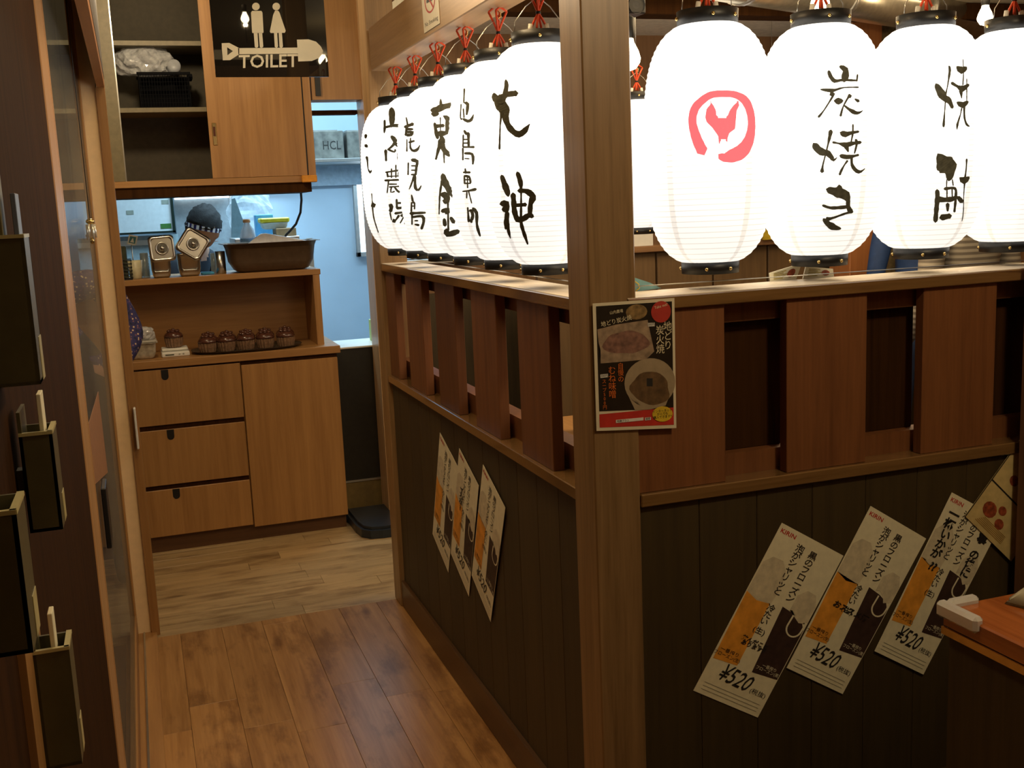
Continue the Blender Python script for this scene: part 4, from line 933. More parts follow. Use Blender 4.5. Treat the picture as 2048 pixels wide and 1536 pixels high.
# shelf behind, inside the kitchen, carries the small packs
ks = stuff_box('rear_shelf', 470, 478, 600, 486, 5.95, 0.35, STEELK, 'steel shelf top in the kitchen behind the shelf unit', 'shelf', bev=0.002)
zsh = atY(470, 478, 5.95).z
mk('post', BX(0.58, 0.61, 6.1, 6.13, 0, zsh-0.02), STEELK, ks); mk('post', BX(0.92, 0.95, 6.1, 6.13, 0, zsh-0.02), STEELK, ks)
for o_ in ks.children: pass
stuff_box('carton', 552, 457, 594, 480, 6.0, 0.16, plain('cardboard', srgb(170, 140, 100), 0.7), 'brown carton under the yellow lidded box behind the pan', 'box', zsh)
stuff_box('blue_carton', 510, 430, 548, 456, 6.18, 0.08, plain('light_blue_card', srgb(90, 170, 225), 0.5), 'light blue carton on the rear kitchen shelf', 'box', zsh)
zq = atY(560, 458, 6.02).z
yb_ = thing('lidded_box', (atY(550, 450, 6.02).x, 6.08, zq), 'translucent box with a yellow lid on top of the brown carton', 'box')
a, b = atY(524, 458, 6.02), atY(578, 458, 6.02)
tb = tub(((a.x+b.x)/2, 6.08, zq), b.x-a.x, 0.13, 0.035, 't', 't', 't', plain('milky_blue_plastic', srgb(190, 205, 205), 0.4), rim=0.004)
for c_ in list(tb.children): c_.name = 'body'; c_.parent = yb_; c_.location = Vector(tb.location)-Vector(yb_.location)
bpy.data.objects.remove(tb)
mk('lid', BX(a.x-0.006, b.x+0.006, 6.01, 6.15, zq+0.036, zq+0.062, bev=0.006), plain('yellow_plastic', srgb(205, 200, 40), 0.4), yb_)
p = atY(505, 430, 6.25)
crumple('plastic_bag', (p.x+0.01, 6.45, zsh), 0.105, (1.10, 0.55, 1.35), plain('thin_white_bag', (0.72, 0.80, 0.86, 1), 0.3, var=0.2, scale=30, bump=0.4, trans=0.4, alpha=0.6), 'white translucent plastic bag behind the bottle in the kitchen', 'bag', 8)
bm = bmesh.new(); q = [atY(px, pp, 6.3) for px, pp in ((463, 480), (463, 398), (470, 396), (486, 440), (490, 480))]; slab(bm, q, (0, 1, 0), 0.012)
setp(mk('grey_board', bm, plain('grey_plastic', srgb(96, 120, 128), 0.5), loc=q[0]), 'dark grey board leaning beside the steel pillar in the kitchen', 'board')
# left end: cream pot, black wire stand, blue-framed card, jars
def cyl_thing(name, px, py, y, r0, r1, h, m, label, cat, z, group=None, seg=20):
    x_ = atY(px, py, y).x; bm = bmesh.new(); lathe(bm, [(r0*0.9, 0), (r0, 0.003), (r1, h), (r1*0.92, h), (r0*0.88, 0.006)], seg)
    return setp(mk(name, bm, m, loc=(x_, y, z), world=False), label, cat, group)
cyl_thing('cream_pot', 270, 530, 5.30, 0.026, 0.034, 0.085, plain('cream_ceramic', srgb(205, 195, 160), 0.4), 'small cream pot at the left end of the shelf unit', 'pot', ZT)
cyl_thing('glass_jar', 290, 530, 5.36, 0.020, 0.020, 0.115, plain('dim_glass', (0.45, 0.55, 0.6, 1), 0.1, trans=0.6), 'narrow clear jar between the cream pot and the left steel tub', 'jar', ZT)
cyl_thing('steel_canister', 441, 525, 5.33, 0.024, 0.024, 0.105, STEEL, 'slim steel canister just left of the large pan', 'canister', ZT)
cyl_thing('glass_jar', 428, 525, 5.42, 0.016, 0.016, 0.095, plain('dim_glass', (0.45, 0.55, 0.6, 1), 0.1), 'slim glass jar behind the steel canister', 'jar', ZT)
setp(mk('blue_cloth', BX(atY(402, 540, 5.30).x, atY(428, 540, 5.30).x, 5.28, 5.36, ZT, ZT+0.012, bev=0.004), plain('blue_cloth_fabric', srgb(80, 170, 220), 0.8, bump=0.6), loc=(0.3, 5.3, ZT)), 'small folded blue cloth between the right tub and the large pan', 'cloth')
bs = thing('wire_stand', (-0.045, 5.26, ZT), 'black wire stand holding dark packets at the far left of the shelf unit', 'stand')
xa, xb = atY(237, 520, 5.24).x, atY(262, 520, 5.24).x
for k in range(6):
    z = ZT+0.012+k*0.016; bm = bmesh.new(); tube(bm, [(xa, 5.23, z), (xb, 5.23, z-0.004), (xb, 5.30, z), (xa, 5.30, z)], 0.0025, 6); mk('wire', bm, BLACK, bs)
mk('base', BX(xa, xb, 5.225, 5.305, ZT, ZT+0.006), BLACK, bs)
setp(mk('dark_packet', BX(xa+0.004, xb-0.016, 5.235, 5.295, ZT+0.0065, ZT+0.155, bev=0.004), plain('dark_olive_pack', srgb(52, 58, 40), 0.4, var=0.4), loc=(-0.05, 5.26, ZT)), 'dark packet standing in the black wire stand', 'packet')
fc = thing('framed_card', atY(264, 492, 5.40), 'small tilted white-framed card with a triangle, left of the tubs', 'card')
q = [atY(px, pp, 5.42) for px, pp in ((254, 488), (272, 491), (276, 472), (258, 469))]
f = quadmap(q[0], q[1], q[2], q[3], Vector((0, -1, 0)), 1, 1)
bm = bmesh.new(); slab(bm, [f(0, 0), f(1, 0), f(1, 1), f(0, 1)], (0, 1, 0), 0.006); mk('frame', bm, WHITE, fc)
bm = bmesh.new(); rect(bm, .15, .85, .15, .85, f, 0.001); mk('field', bm, plain('teal_card', srgb(60, 120, 130), 0.5), fc)
bm = bmesh.new(); poly(bm, [(.28, .25), (.72, .25), (.5, .75)], f, 0.002); mk('triangle', bm, WHITE, fc)
bm = bmesh.new(); a = f(0.5, 0, 0); tube(bm, [(a.x, 5.425, ZT), (a.x, 5.425, a.z+0.01)], 0.003, 6); mk('stem', bm, STEEL, fc)

# ------------------------------------------------------------------ things on the countertop
ZK = 0.906
def fluted(bm, prof, n=24, amp=0.05, c=(0, 0, 0)):
    rings = []
    for r, z in prof:
        rings.append([bm.verts.new((c[0]+r*(1+amp*(1 if i % 2 else -1))*math.cos(2*PI*i/(2*n)), c[1]+r*(1+amp*(1 if i % 2 else -1))*math.sin(2*PI*i/(2*n)), c[2]+z)) for i in range(2*n)])
    for a, b in zip(rings, rings[1:]):
        for i in range(2*n): bm.faces.new((a[i], a[(i+1) % (2*n)], b[(i+1) % (2*n)], b[i]))
    bm.faces.new(rings[0]); bm.faces.new(rings[-1])
LACQ = plain('brown_lacquer', srgb(84, 50, 38), 0.22, var=0.25, scale=90, coat=0.5)
LACQ2 = plain('ribbed_brown_glaze', srgb(128, 98, 74), 0.4, var=0.3, scale=160)
def make_cup(loc, label, group):
    t = thing('ribbed_cup', loc, label, 'cup', group)
    bm = bmesh.new(); fluted(bm, [(0.024, 0), (0.029, 0.004), (0.033, 0.020), (0.034, 0.034), (0.033, 0.035)], 18, 0.045); mk('bowl', bm, LACQ2, t, world=False)
    bm = bmesh.new(); lathe(bm, [(0.035, 0.0355), (0.036, 0.040), (0.031, 0.048), (0.022, 0.054), (0.008, 0.057)], 24); mk('lid', bm, LACQ, t, world=False)
    for k in range(6):
        a = 2*PI*k/6+0.3; bm = bmesh.new(); ball(bm, (0.017*math.cos(a), 0.017*math.sin(a), 0.057), 0.0085, (1, 1, 0.6), 8, 5); mk('lid_boss', bm, LACQ, t, world=False)
    bm = bmesh.new(); ball(bm, (0, 0, 0.061), 0.008, (1, 1, 0.7), 8, 5); mk('lid_knob', bm, LACQ, t, world=False)
    return t
# oval tray
ta, tb_ = atZ(385, 700, ZK), atZ(595, 688, ZK)
tcx, tcy = (ta.x+tb_.x)/2, 5.275
bm = bmesh.new()
def oval(hx, hy, z): return [(hx*(abs(math.cos(a))**0.75)*(1 if math.cos(a) >= 0 else -1), hy*(abs(math.sin(a))**0.75)*(1 if math.sin(a) >= 0 else -1), z) for a in [2*PI*i/36 for i in range(36)]]
hx = (tb_.x-ta.x)/2
V = [[bm.verts.new(q) for q in oval((hx+0.012)*s, 0.140*s2, z)] for s, s2, z in ((0.90, 0.86, 0), (1.0, 1.0, 0.012), (1.01, 1.01, 0.014), (0.985, 0.97, 0.012), (0.89, 0.85, 0.003))]
for a, b in zip(V, V[1:]):
    for i in range(36): bm.faces.new((a[i], a[(i+1) % 36], b[(i+1) % 36], b[i])).smooth = True
bm.faces.new(V[0]); bm.faces.new(V[-1])
setp(mk('oval_tray', bm, plain('dark_tray', srgb(58, 48, 36), 0.35), loc=(tcx, tcy, ZK), world=False), 'dark oval tray full of brown ribbed cups on the countertop', 'tray')
cup0 = None
xs = [atY(px, 680, tcy-0.045).x for px in (414, 452, 491, 530, 571)]
for r_, dy in ((0, -0.052), (1, 0.052)):
    for k, x_ in enumerate(xs):
        xx_ = x_ + (0.012 if r_ else 0)
        lab = '%s cup from the left in the %s row on the oval tray' % (('first', 'second', 'third', 'fourth', 'fifth')[k], ('front', 'rear')[r_])
        if cup0 is None: cup0 = make_cup((xx_, tcy+dy, ZK+0.004), lab, 'brown ribbed cups on the oval tray'); o = cup0
        else:
            o = copy_tree(cup0); o.location = (xx_, tcy+dy, ZK+0.004); o['label'] = lab
        o.rotation_euler[2] = random.random()*6
        o.scale = (1.24, 1.24, 1.36)
# scale with a cup on it
a = atZ(324, 716, ZK); b = atZ(379, 709, ZK); sw = b.x-a.x
scl = thing('kitchen_scale', ((a.x+b.x)/2, a.y+0.07, ZK), 'white digital kitchen scale left of the oval tray', 'scale')
x0, x1, ys = a.x, b.x, max(a.y, 5.135)
mk('body', BX(x0, x1, ys, ys+0.15, ZK, ZK+0.022, bev=0.004), WHITE, scl)
mk('platform', BX(x0+0.003, x1-0.004, ys+0.045, ys+0.15, ZK+0.024, ZK+0.034, bev=0.003), WHITE, scl)
mk('display', BX(x0+0.016, x0+0.055, ys-0.001, ys+0.001, ZK+0.008, ZK+0.014), plain('grey_lcd', srgb(90, 95, 80), 0.3), scl)
for k in range(2): mk('button', BX(x0+0.075+k*0.018, x0+0.083+k*0.018, ys-0.001, ys+0.001, ZK+0.009, ZK+0.014), plain('grey_button', srgb(150, 150, 140), 0.5), scl)
o = copy_tree(cup0); o.location = ((x0+x1)/2, ys+0.10, ZK+0.034); o['label'] = 'single brown ribbed cup standing on the white scale'; del o['group']
# clear food container with light contents, by the end post
a, b = atY(258, 700, 5.20), atY(304, 700, 5.20)
fcn = tub(((a.x+b.x)/2, 5.25, ZK), 0.14, 0.12, 0.075, 'food_container', 'translucent lidded food container beside the left end of the counter', 'container', plain('cloudy_plastic', (0.6, 0.54, 0.42, 1), 0.25, var=0.3, scale=50, trans=0.3), draft=0.08)
mk('lid', BX((a.x+b.x)/2-0.074, (a.x+b.x)/2+0.074, 5.186, 5.314, ZK+0.076, ZK+0.086, bev=0.003), plain('cloudy_lid', (0.62, 0.58, 0.5, 1), 0.3, trans=0.3), fcn)
crumple('plastic_bag', ((a.x+b.x)/2+0.02, 5.25, ZK+0.086), 0.042, (1.1, 0.9, 0.75), BAG, 'small crumpled clear bag on the food container', 'bag', 12)

# ------------------------------------------------------------------ low wall, floor mat and kitchen beyond
lw = thing('counter_front', (1.1, 5.33, 0), 'black panelled counter front between the cabinet and the far post', 'counter')
mk('panel', BX(0.882, 1.60, 5.31, 5.33, 0.188, 0.862), plain('matt_black_panel', srgb(34, 30, 20), 0.5, var=0.2), lw)
mk('worktop', BX(0.896, 1.60, 5.30, 5.60, 0.862, 0.872, bev=0.002), WHITE, lw)
mk('steel_strip', BX(0.882, 1.60, 5.305, 5.33, 0.178, 0.188), STEEL, lw)
mk('kickboard', BX(0.882, 1.60, 5.31, 5.33, 0.0, 0.178), plain('olive_kickboard', srgb(120, 100, 56), 0.5), lw)
a = atY(741, 640, 5.45)
setp(mk('pale_green_carton', BX(a.x, a.x+0.06, 5.42, 5.50, 0.872, a.z, bev=0.002), plain('pale_green_card', srgb(170, 190, 120), 0.6), loc=(a.x, 5.45, 0.872)), 'pale green carton on the worktop beside the far post', 'carton')
bm = bmesh.new()
q = [(0.885, 5.28), (0.888, 5.02), (0.900, 4.93), (0.935, 4.885), (0.99, 4.87), (1.20, 4.87), (1.20, 5.28)]
slab(bm, [(x_, y_, 0) for x_, y_ in q], (0, 0, 1), 0.055)
bmesh.ops.bevel(bm, geom=[e for e in bm.edges if all(v.co.z > 0.05 for v in e.verts) and len(e.link_faces) == 2 and any(abs(f_.normal.z) < 0.5 for f_ in e.link_faces)], offset=0.015, segments=2, affect='EDGES')
setp(mk('floor_cushion', bm, plain('dark_blue_vinyl', srgb(36, 42, 50), 0.35), loc=(1.0, 5.1, 0)), 'rounded dark blue-black mat on the floor beside the far post', 'mat')

# kitchen rear: steel hood shelf with boxes, window, order board, fridge
hs = thing('hood_shelf', (1.2, 6.5, 1.85), 'grey steel shelf carrying the boxes marked HCL in the kitchen', 'shelf')
a = atY(626, 318, 6.45)
mk('board', BX(0.90, 1.62, 6.45, 6.95, a.z-0.02, a.z, bev=0.002), STEELK, hs)
mk('back_panel', BX(0.30, 1.62, 6.93, 6.98, 1.70, a.z-0.02), plain('blue_grey_panel', srgb(150, 165, 178), 0.5), hs)
for (p0, p1, lab, txt) in ((626, 686, 'grey mottled box stencilled HCL on the steel shelf', True), (693, 745, 'grey box next to the stencilled one, half hidden by a lantern', False)):
    A, B = atY(p0, 262, 6.5), atY(p1, 262, 6.5)
    t = thing('storage_box', ((A.x+B.x)/2, 6.62, a.z), lab, 'box')
    mk('body', BX(A.x, B.x, 6.5, 6.75, a.z, A.z, bev=0.004), plain('mottled_grey_box', srgb(104, 102, 94), 0.6, var=0.4, scale=22), t)
    if txt:
        bm = bmesh.new(); add_text(bm, 'HCL', lambda x_, y_, h=0: Vector((x_, 6.4992, y_)), (A.x+B.x)/2+0.015, (a.z+A.z)/2-0.005, 0.072, sx=0.8); mk('stencil', bm, INK, t)
    mk('lid_fold', BX(A.x+0.005, B.x-0.03, 6.52, 6.70, A.z, A.z+0.006), plain('grey_lid', srgb(130, 130, 124), 0.6), t)
wn = thing('window_1', (1.45, 6.98, 1.26), kind='structure')
a, b = atY(702, 328, 6.97), atY(748, 512, 6.97)
X0w, X1w = a.x, 1.60
mk('pane', BX(X0w+0.025, X1w, 6.975, 6.985, b.z+0.03, a.z-0.02), emit('lit_window', (0.80, 0.92, 1.0, 1), 2.2), wn)
for nm, ar in (('window_frame', (X0w, X0w+0.025, 6.955, 6.99, b.z, a.z)), ('window_frame', (X0w, X1w, 6.955, 6.99, b.z, b.z+0.03)), ('window_frame', (X0w, X1w, 6.955, 6.99, a.z-0.02, a.z))):
    mk(nm, BX(*ar, bev=0.002), STEELK, wn)
ob = thing('order_board', (0.08, 6.7, 1.45), 'white board in a black frame hanging in the kitchen at the left', 'board')
a, b = atY(215, 388, 6.7), atY(347, 461, 6.7)
mk('board', BX(-0.25, b.x, 6.70, 6.72, b.z, a.z+0.02), plain('board_white', srgb(205, 215, 218), 0.4, var=0.05), ob)
for ar in ((b.x-0.003, b.x+0.012, 6.69, 6.725, b.z-0.012, a.z+0.03), (-0.25, b.x+0.012, 6.69, 6.725, b.z-0.012, b.z)): mk('frame', BX(*ar), plain('dark_green_frame', srgb(14, 34, 28), 0.4), ob)
for i, (px, pp) in enumerate(((258, 395), (330, 404), (260, 425))):
    q = atY(px, pp, 6.699); mk('slip', BX(q.x-0.02, q.x+0.02, 6.6985, 6.6998, q.z-0.012, q.z+0.012), plain('grey_slip', srgb(140, 150, 140), 0.6), ob)
q = atY(332, 452, 6.699); mk('sticker', BX(q.x-0.03, q.x+0.03, 6.698, 6.6998, q.z-0.014, q.z+0.014), plain('green_sticker', srgb(60, 110, 50), 0.5), ob)
q0 = atY(286, 470, 6.72)
mk('hanger', BX(-0.24, 0.22, 6.725, 6.74, a.z, a.z+0.12), STEELK, ob)
lo = thing('kitchen_shelf_rack', (0, 6.75, 0), 'pale steel rack with paper slips below the order board', 'rack')
mk('panel', BX(-0.3, 0.26, 6.75, 6.78, 1.20, 1.445), plain('pale_panel', srgb(150, 170, 176), 0.4), lo)
mk('slip_rail', BX(-0.3, 0.22, 6.742, 6.75, 1.39, 1.42), WHITE, lo); mk('leg', BX(-0.28, -0.25, 6.75, 6.78, 0, 1.20), STEELK, lo); mk('leg', BX(0.2, 0.23, 6.75, 6.78, 0, 1.20), STEELK, lo)
fr = thing('steel_refrigerator', (0.42, 6.85, 0), 'tall grey steel refrigerator behind the kitchen worker', 'refrigerator')
a, b = atY(347, 400, 6.80), atY(459, 400, 6.80)
mk('body', BX(a.x, b.x, 6.80, 6.98, 0, 1.655), plain('fridge_grey', srgb(140, 150, 156), 0.4, 0.2), fr)
mk('door_edge', BX(b.x, b.x+0.018, 6.79, 6.98, 0, 1.67), plain('pinkish_metal', srgb(196, 160, 140), 0.4), fr)
fx = thing('fluorescent_lamp', ((a.x+b.x)/2, 6.72, 1.68), 'twin fluorescent lamp under the hood behind the worker', 'lamp')
mk('housing', BX(a.x, b.x, 6.70, 6.80, 1.672, 1.70), STEELK, fx)
for yy_, zz_ in ((6.69, 1.690), (6.77, 1.655)):
    bm = bmesh.new(); tube(bm, [(a.x+0.005, yy_, zz_), (b.x-0.005, yy_, zz_)], 0.008, 8); mk('tube', bm, emit('fluorescent', (0.78, 0.93, 1, 1), 6.0), fx)
mk('bracket', BX(b.x-0.02, b.x, 6.69, 6.92, 1.70, 1.72), STEELK, fx)

# ------------------------------------------------------------------ leaflet holders on the left wall
HOLD = plain('dark_olive_plastic', srgb(84, 78, 50), 0.4)
RIM = plain('light_rim', srgb(190, 180, 130), 0.35)  # pale edging, lighter than the tray plastic
def vpc(row): return 260+(row-436)*0.1106
def holder(px_r, row_m, row0, row1, wpx, length, label, xo=-0.085):
    _d = ray(px_r, row_m); y = xo*_d.y/_d.x
    z1, z0 = atY(px_r, row0, y).z, atY(px_r, row1, y).z
    xl = xo-wpx/2153*y
    t = thing('leaflet_holder', ((xl+xo)/2, y+length/2, z0), label, 'holder', 'dark leaflet holders on the left wall')
    mk('tray', BX(xl, xo, y, y+0.003, z0, z1), HOLD, t)
    mk('outer_side', BX(xo-0.003, xo, y, y+length, z0, z1), HOLD, t)
    mk('back_side', BX(xl, xl+0.003, y, y+length, z0, z1+0.02), HOLD, t)
    mk('base', BX(xl, xo, y, y+length, z0, z0+0.003), HOLD, t)
    mk('far_end', BX(xl, xo, y+length-0.003, y+length, z0, z1), HOLD, t)
    mk('rim', BX(xo-0.004, xo+0.0005, y-0.0005, y+length, z1-0.002, z1+0.001), RIM, t)
    mk('rim', BX(xl, xo, y-0.001, y+0.003, z1-0.002, z1+0.001), RIM, t)
    mk('edge', BX(xo-0.0015, xo+0.0005, y+length*0.55, y+length, z0, z0+(z1-z0)*0.3), RIM, t)
    if xl > XW+0.001: mk('bracket', BX(XW, xl, y+length*0.3, y+length*0.6, (z0+z1)/2-0.01, (z0+z1)/2+0.01), HOLD, t)
    return (xl, xo, y, z0, z1)
h1 = holder(64, 620, 470, 770, 95, 0.05, 'tallest dark leaflet holder, at the left edge beside the counter view')
h2 = holder(114, 950, 862, 1060, 58, 0.05, 'middle dark leaflet holder on the dark left wall, below the tall one')
h3 = holder(150, 1400, 1292, 1530, 66, 0.04, 'lowest dark leaflet holder on the left wall')
h4 = holder(48, 1150, 1020, 1308, 90, 0.05, 'lower dark leaflet holder cut by the left picture edge')
def leaflet(hd, fx_, top, ln, m, lab, y0=0.006):
    xl, xo, y, z0, z1 = hd
    x_ = xl+(xo-xl)*fx_
    setp(mk('leaflet', BX(x_, x_+0.004, y+y0, y+y0+ln, z0+0.004, z1+top, bev=0.0005), m, loc=(x_, y+y0, z0+0.004)), lab, 'leaflet')
leaflet(h1, 0.55, 0.058, 0.030, plain('olive_card', srgb(108, 100, 62), 0.5), 'olive leaflets standing in the tallest holder')
leaflet(h1, 0.82, 0.035, 0.030, plain('bluish_card', srgb(110, 120, 140), 0.4), 'bluish leaflet behind the olive ones in the tallest holder', 0.012)
leaflet(h2, 0.62, 0.034, 0.028, PAPER, 'pale leaflet edge standing in the middle holder')
leaflet(h3, 0.50, 0.030, 0.020, PAPER, 'pale leaflet edge standing in the lowest holder')
leaflet(h4, 0.25, 0.030, 0.030, PAPER, 'pale leaflet edge in the holder cut by the picture edge')
# papers stuck on the glass door and the white catch on the end post
for (pts, lab) in ((((172, 985), (215, 945), (196, 783), (173, 860)), 'paper stuck on the glass door above the lower handle'),):
    q = [atX(px, pp, -0.1235) for px, pp in pts]
    bm = bmesh.new(); slab(bm, q, (1, 0, 0), 0.0008); setp(mk('door_notice', bm, plain('kraft_paper', srgb(150, 104, 66), 0.6), loc=q[0]), lab, 'notice')
a, b = atY(266, 817, 4.05), atY(279, 898, 4.05)
sw_ = thing('switch_box', ((a.x+b.x)/2, 4.06, b.z), 'small white switch box on the edge of the end post', 'switch')
mk('body', BX(a.x, b.x, 4.045, 4.083, b.z, a.z, bev=0.002), WHITE, sw_); mk('rocker', BX(a.x+0.004, b.x-0.004, 4.042, 4.045, a.z-0.035, a.z-0.012), WHITE, sw_)

# bead ornament hanging on a cord inside the glass door
hz = atY(180, 440, 3.3)
orn = thing('bead_ornament', (hz.x, 3.3, hz.z), 'small gold and glass bead ornament hanging on a cord behind the glass door', 'ornament')
bm = bmesh.new(); tube(bm, [(hz.x, 3.3, hz.z), (hz.x-0.002, 3.3, hz.z+0.5), (hz.x, 3.3, CH)], 0.0012, 6); mk('cord', bm, BLACK, orn)
for k in range(6):
    a = PI*2*k/6; bm = bmesh.new(); tube(bm, [(hz.x+0.010*math.cos(a), 3.3+0.010*math.sin(a), hz.z-0.012), (hz.x+0.012*math.cos(a), 3.3+0.012*math.sin(a), hz.z-0.050-0.006*(k % 2))], 0.0035, 8, r2=0.002); mk('bead_drop', bm, plain('bead_glass', (0.85, 0.85, 0.8, 1), 0.08, 0.6, var=0.05), orn)
bm = bmesh.new(); ball(bm, (hz.x, 3.3, hz.z-0.004), 0.012, (1, 1, 0.7)); mk('cap', bm, BRASS, orn)
bm = bmesh.new(); ball(bm, (hz.x, 3.3, hz.z-0.058), 0.006, (1, 1, 1.6)); mk('drop', bm, BRASS, orn)
# ------------------------------------------------------------------ desk at the right
dk = thing('corner_desk', (1.6, 1.2, 0), 'brown wooden desk corner at the lower right edge', 'desk')
mk('top', BX(1.310, 1.84, 0.55, 1.490, 0.765, 0.800, bev=0.003), wood('desk_top_wood', srgb(140, 74, 32), srgb(186, 108, 52), 'y', 0.16, coat=0.6), dk)
mk('edge_strip', BX(1.306, 1.310, 0.55, 1.488, 0.752, 0.766), BRASS, dk)
mk('side_panel', BX(1.318, 1.345, 0.56, 1.48, 0, 0.765), W_DADO, dk); mk('back_panel', BX(1.345, 1.83, 1.455, 1.48, 0, 0.765), W_DADO, dk)
cg = thing('corner_guard', (1.31, 1.49, 0.8), 'clear plastic corner guard on the desk corner', 'guard')
CG = plain('clear_gel', (0.95, 0.93, 0.86, 1), 0.06, trans=0.45, var=0.02, coat=1.0)
mk('arm', BX(1.300, 1.322, 1.400, 1.500, 0.782, 0.812, bev=0.006), CG, cg); mk('arm', BX(1.322, 1.385, 1.478, 1.500, 0.782, 0.812, bev=0.006), CG, cg)
bm = bmesh.new()
pts = [(1.405, 1.462), (1.455, 1.33), (1.56, 1.29), (1.78, 1.30), (1.79, 1.47), (1.57, 1.478)]
V0 = [bm.verts.new((x_, y_, 0.801)) for x_, y_ in pts]; V1 = [bm.verts.new((x_*0.8+1.66*0.2, y_*0.8+1.39*0.2, 0.86 if i > 1 else 0.83)) for i, (x_, y_) in enumerate(pts)]
bm.faces.new(V0); bm.faces.new(V1)
for i in range(6): bm.faces.new((V0[i], V0[(i+1) % 6], V1[(i+1) % 6], V1[i]))
bmesh.ops.bevel(bm, geom=bm.edges[:], offset=0.008, segments=2, affect='EDGES')
setp(mk('folded_cloth', bm, plain('beige_cloth', srgb(170, 158, 128), 0.8, bump=0.4), loc=(1.6, 1.4, 0.8), smooth=True), 'beige folded cloth pad on the desk, cut by the picture edge', 'cloth')

# ------------------------------------------------------------------ dining room beyond the partitions
bw = thing('booth_divider', (2.7, 4.7, 0), 'brown panelled booth divider deep in the dining room', 'divider')
mk('cap', BX(1.75, 3.30, 4.66, 4.80, 1.285, 1.315, bev=0.003), W_ROOM('x'), bw)
for k in range(5): mk('panel', BX(1.76+k*0.31, 1.76+k*0.31+0.30, 4.70, 4.73, 0, 1.285, bev=0.003), wood('booth_panel_wood', srgb(96, 74, 46), srgb(118, 92, 60), 'z', 0.5), bw)
setp(mk('square_column', BX(3.30, 3.47, 4.45, 4.62, 0, DC, bev=0.003), wood('orange_column_wood', srgb(138, 86, 48), srgb(164, 108, 64), 'z', 0.4), loc=(3.38, 4.5, 0)), 'reddish brown square column in the dining room below the exit sign', 'column')
tc_ = thing('tiled_column', (3.62, 4.7, 0), 'beige stone column right of the reddish one', 'column')
mk('core', BX(3.49, 3.74, 4.63, 4.85, 0, DC), plain('beige_stone', srgb(120, 110, 80), 0.7, var=0.5, scale=30, bump=0.8), tc_)
es = thing('exit_sign', (3.53, 4.42, 2.37), 'lit white exit sign with green marks near the ceiling', 'sign')
a, b = atY(1742, 25, 4.44), atY(1789, 12, 4.44)
mk('box', BX(a.x, b.x, 4.44, 4.50, a.z+0.004, a.z+0.16, bev=0.003), WHITE, es)
mk('face', BX(a.x+0.004, b.x-0.004, 4.435, 4.44, a.z+0.008, a.z+0.156), emit('exit_white', (0.85, 0.97, 1.0, 1), 1.6), es)
bm = bmesh.new(); fm = lambda x_, y_, h=0: Vector((a.x+x_, 4.4342, a.z+y_))
poly(bm, ell(0.045, 0.125, 0.010, 0.010, 12), fm); poly(bm, [(0.02, 0.11), (0.07, 0.105), (0.065, 0.07), (0.075, 0.03), (0.06, 0.035), (0.045, 0.06), (0.02, 0.03), (0.01, 0.04), (0.035, 0.075)], fm)
mk('running_figure', bm, emit('exit_green', (0.05, 0.65, 0.35, 1), 0.7), es)
mk('bracket', BX(a.x+0.02, a.x+0.04, 4.46, 4.48, a.z+0.16, DC), STEELK, es)
# bulbs on cords
def bulb(x_, y_, z_, r, lab, en=1.0, st=12, group='bare bulbs hanging in the dining room'):
    CH = DC if y_ > 2 else 2.75
    t = thing('pendant_bulb', (x_, y_, z_), lab, 'bulb', group)
    bm = bmesh.new(); lathe(bm, [(0, -r), (r*0.6, -r*0.8), (r*0.95, -r*0.3), (r, 0.05*r), (r*0.85, r*0.6), (r*0.5, r*1.3), (r*0.42, r*1.7)], 16, caps=False); mk('glass_bulb', bm, emit('warm_bulb%d' % st, (1.0, 0.80, 0.48, 1), st), t, world=False)
    bm = bmesh.new(); lathe(bm, [(r*0.48, r*1.6), (r*0.55, r*1.7), (r*0.6, r*3.2), (r*0.3, r*3.4)], 16); mk('socket', bm, BLACK, t, world=False)
    bm = bmesh.new(); tube(bm, [(0, 0, r*3.3), (0, 0, CH-z_)], 0.003, 6); mk('cord', bm, BLACK, t, world=False)
    lg = lamp('bulb_light', 'POINT', (x_, y_, z_-r*1.35), en, (1.0, 0.72, 0.40), 0.008)
    return t
p = atY(1266, 118, 3.0); bulb(p.x-0.015, 3.0, p.z, 0.036, 'bare glowing bulb in a black socket just right of the corner post', 3)
p = atY(1640, 8, 3.4); bulb(p.x, 3.4, p.z, 0.034, 'bare bulb above the second front lantern', 3)
p = atY(1970, 36, 3.6); bulb(p.x, 3.6, p.z, 0.030, 'bare bulb above the right end of the front lanterns', 3)
# bulbs over the entrance behind the viewer, mirrored in the glossy toilet sign
for (px, pp, yv) in ((490, 38, 2.5), (436, 92, -0.9), (646, 122, -0.75)):
    q = atY(px, pp, SY); d = q-EYE; k = (2*SY-yv)/SY; P_ = EYE+d*k
    bulb(P_.x, yv, P_.z, 0.020 if yv > 0 else 0.036, 'bare bulb over the entrance mirrored in the toilet sign %s' % {490: 'beside the man figure', 436: 'at the shovel grip', 646: 'below the shovel blade'}[px], 12.0 if yv > 0 else 3.0, st=60, group='bare bulbs over the entrance')
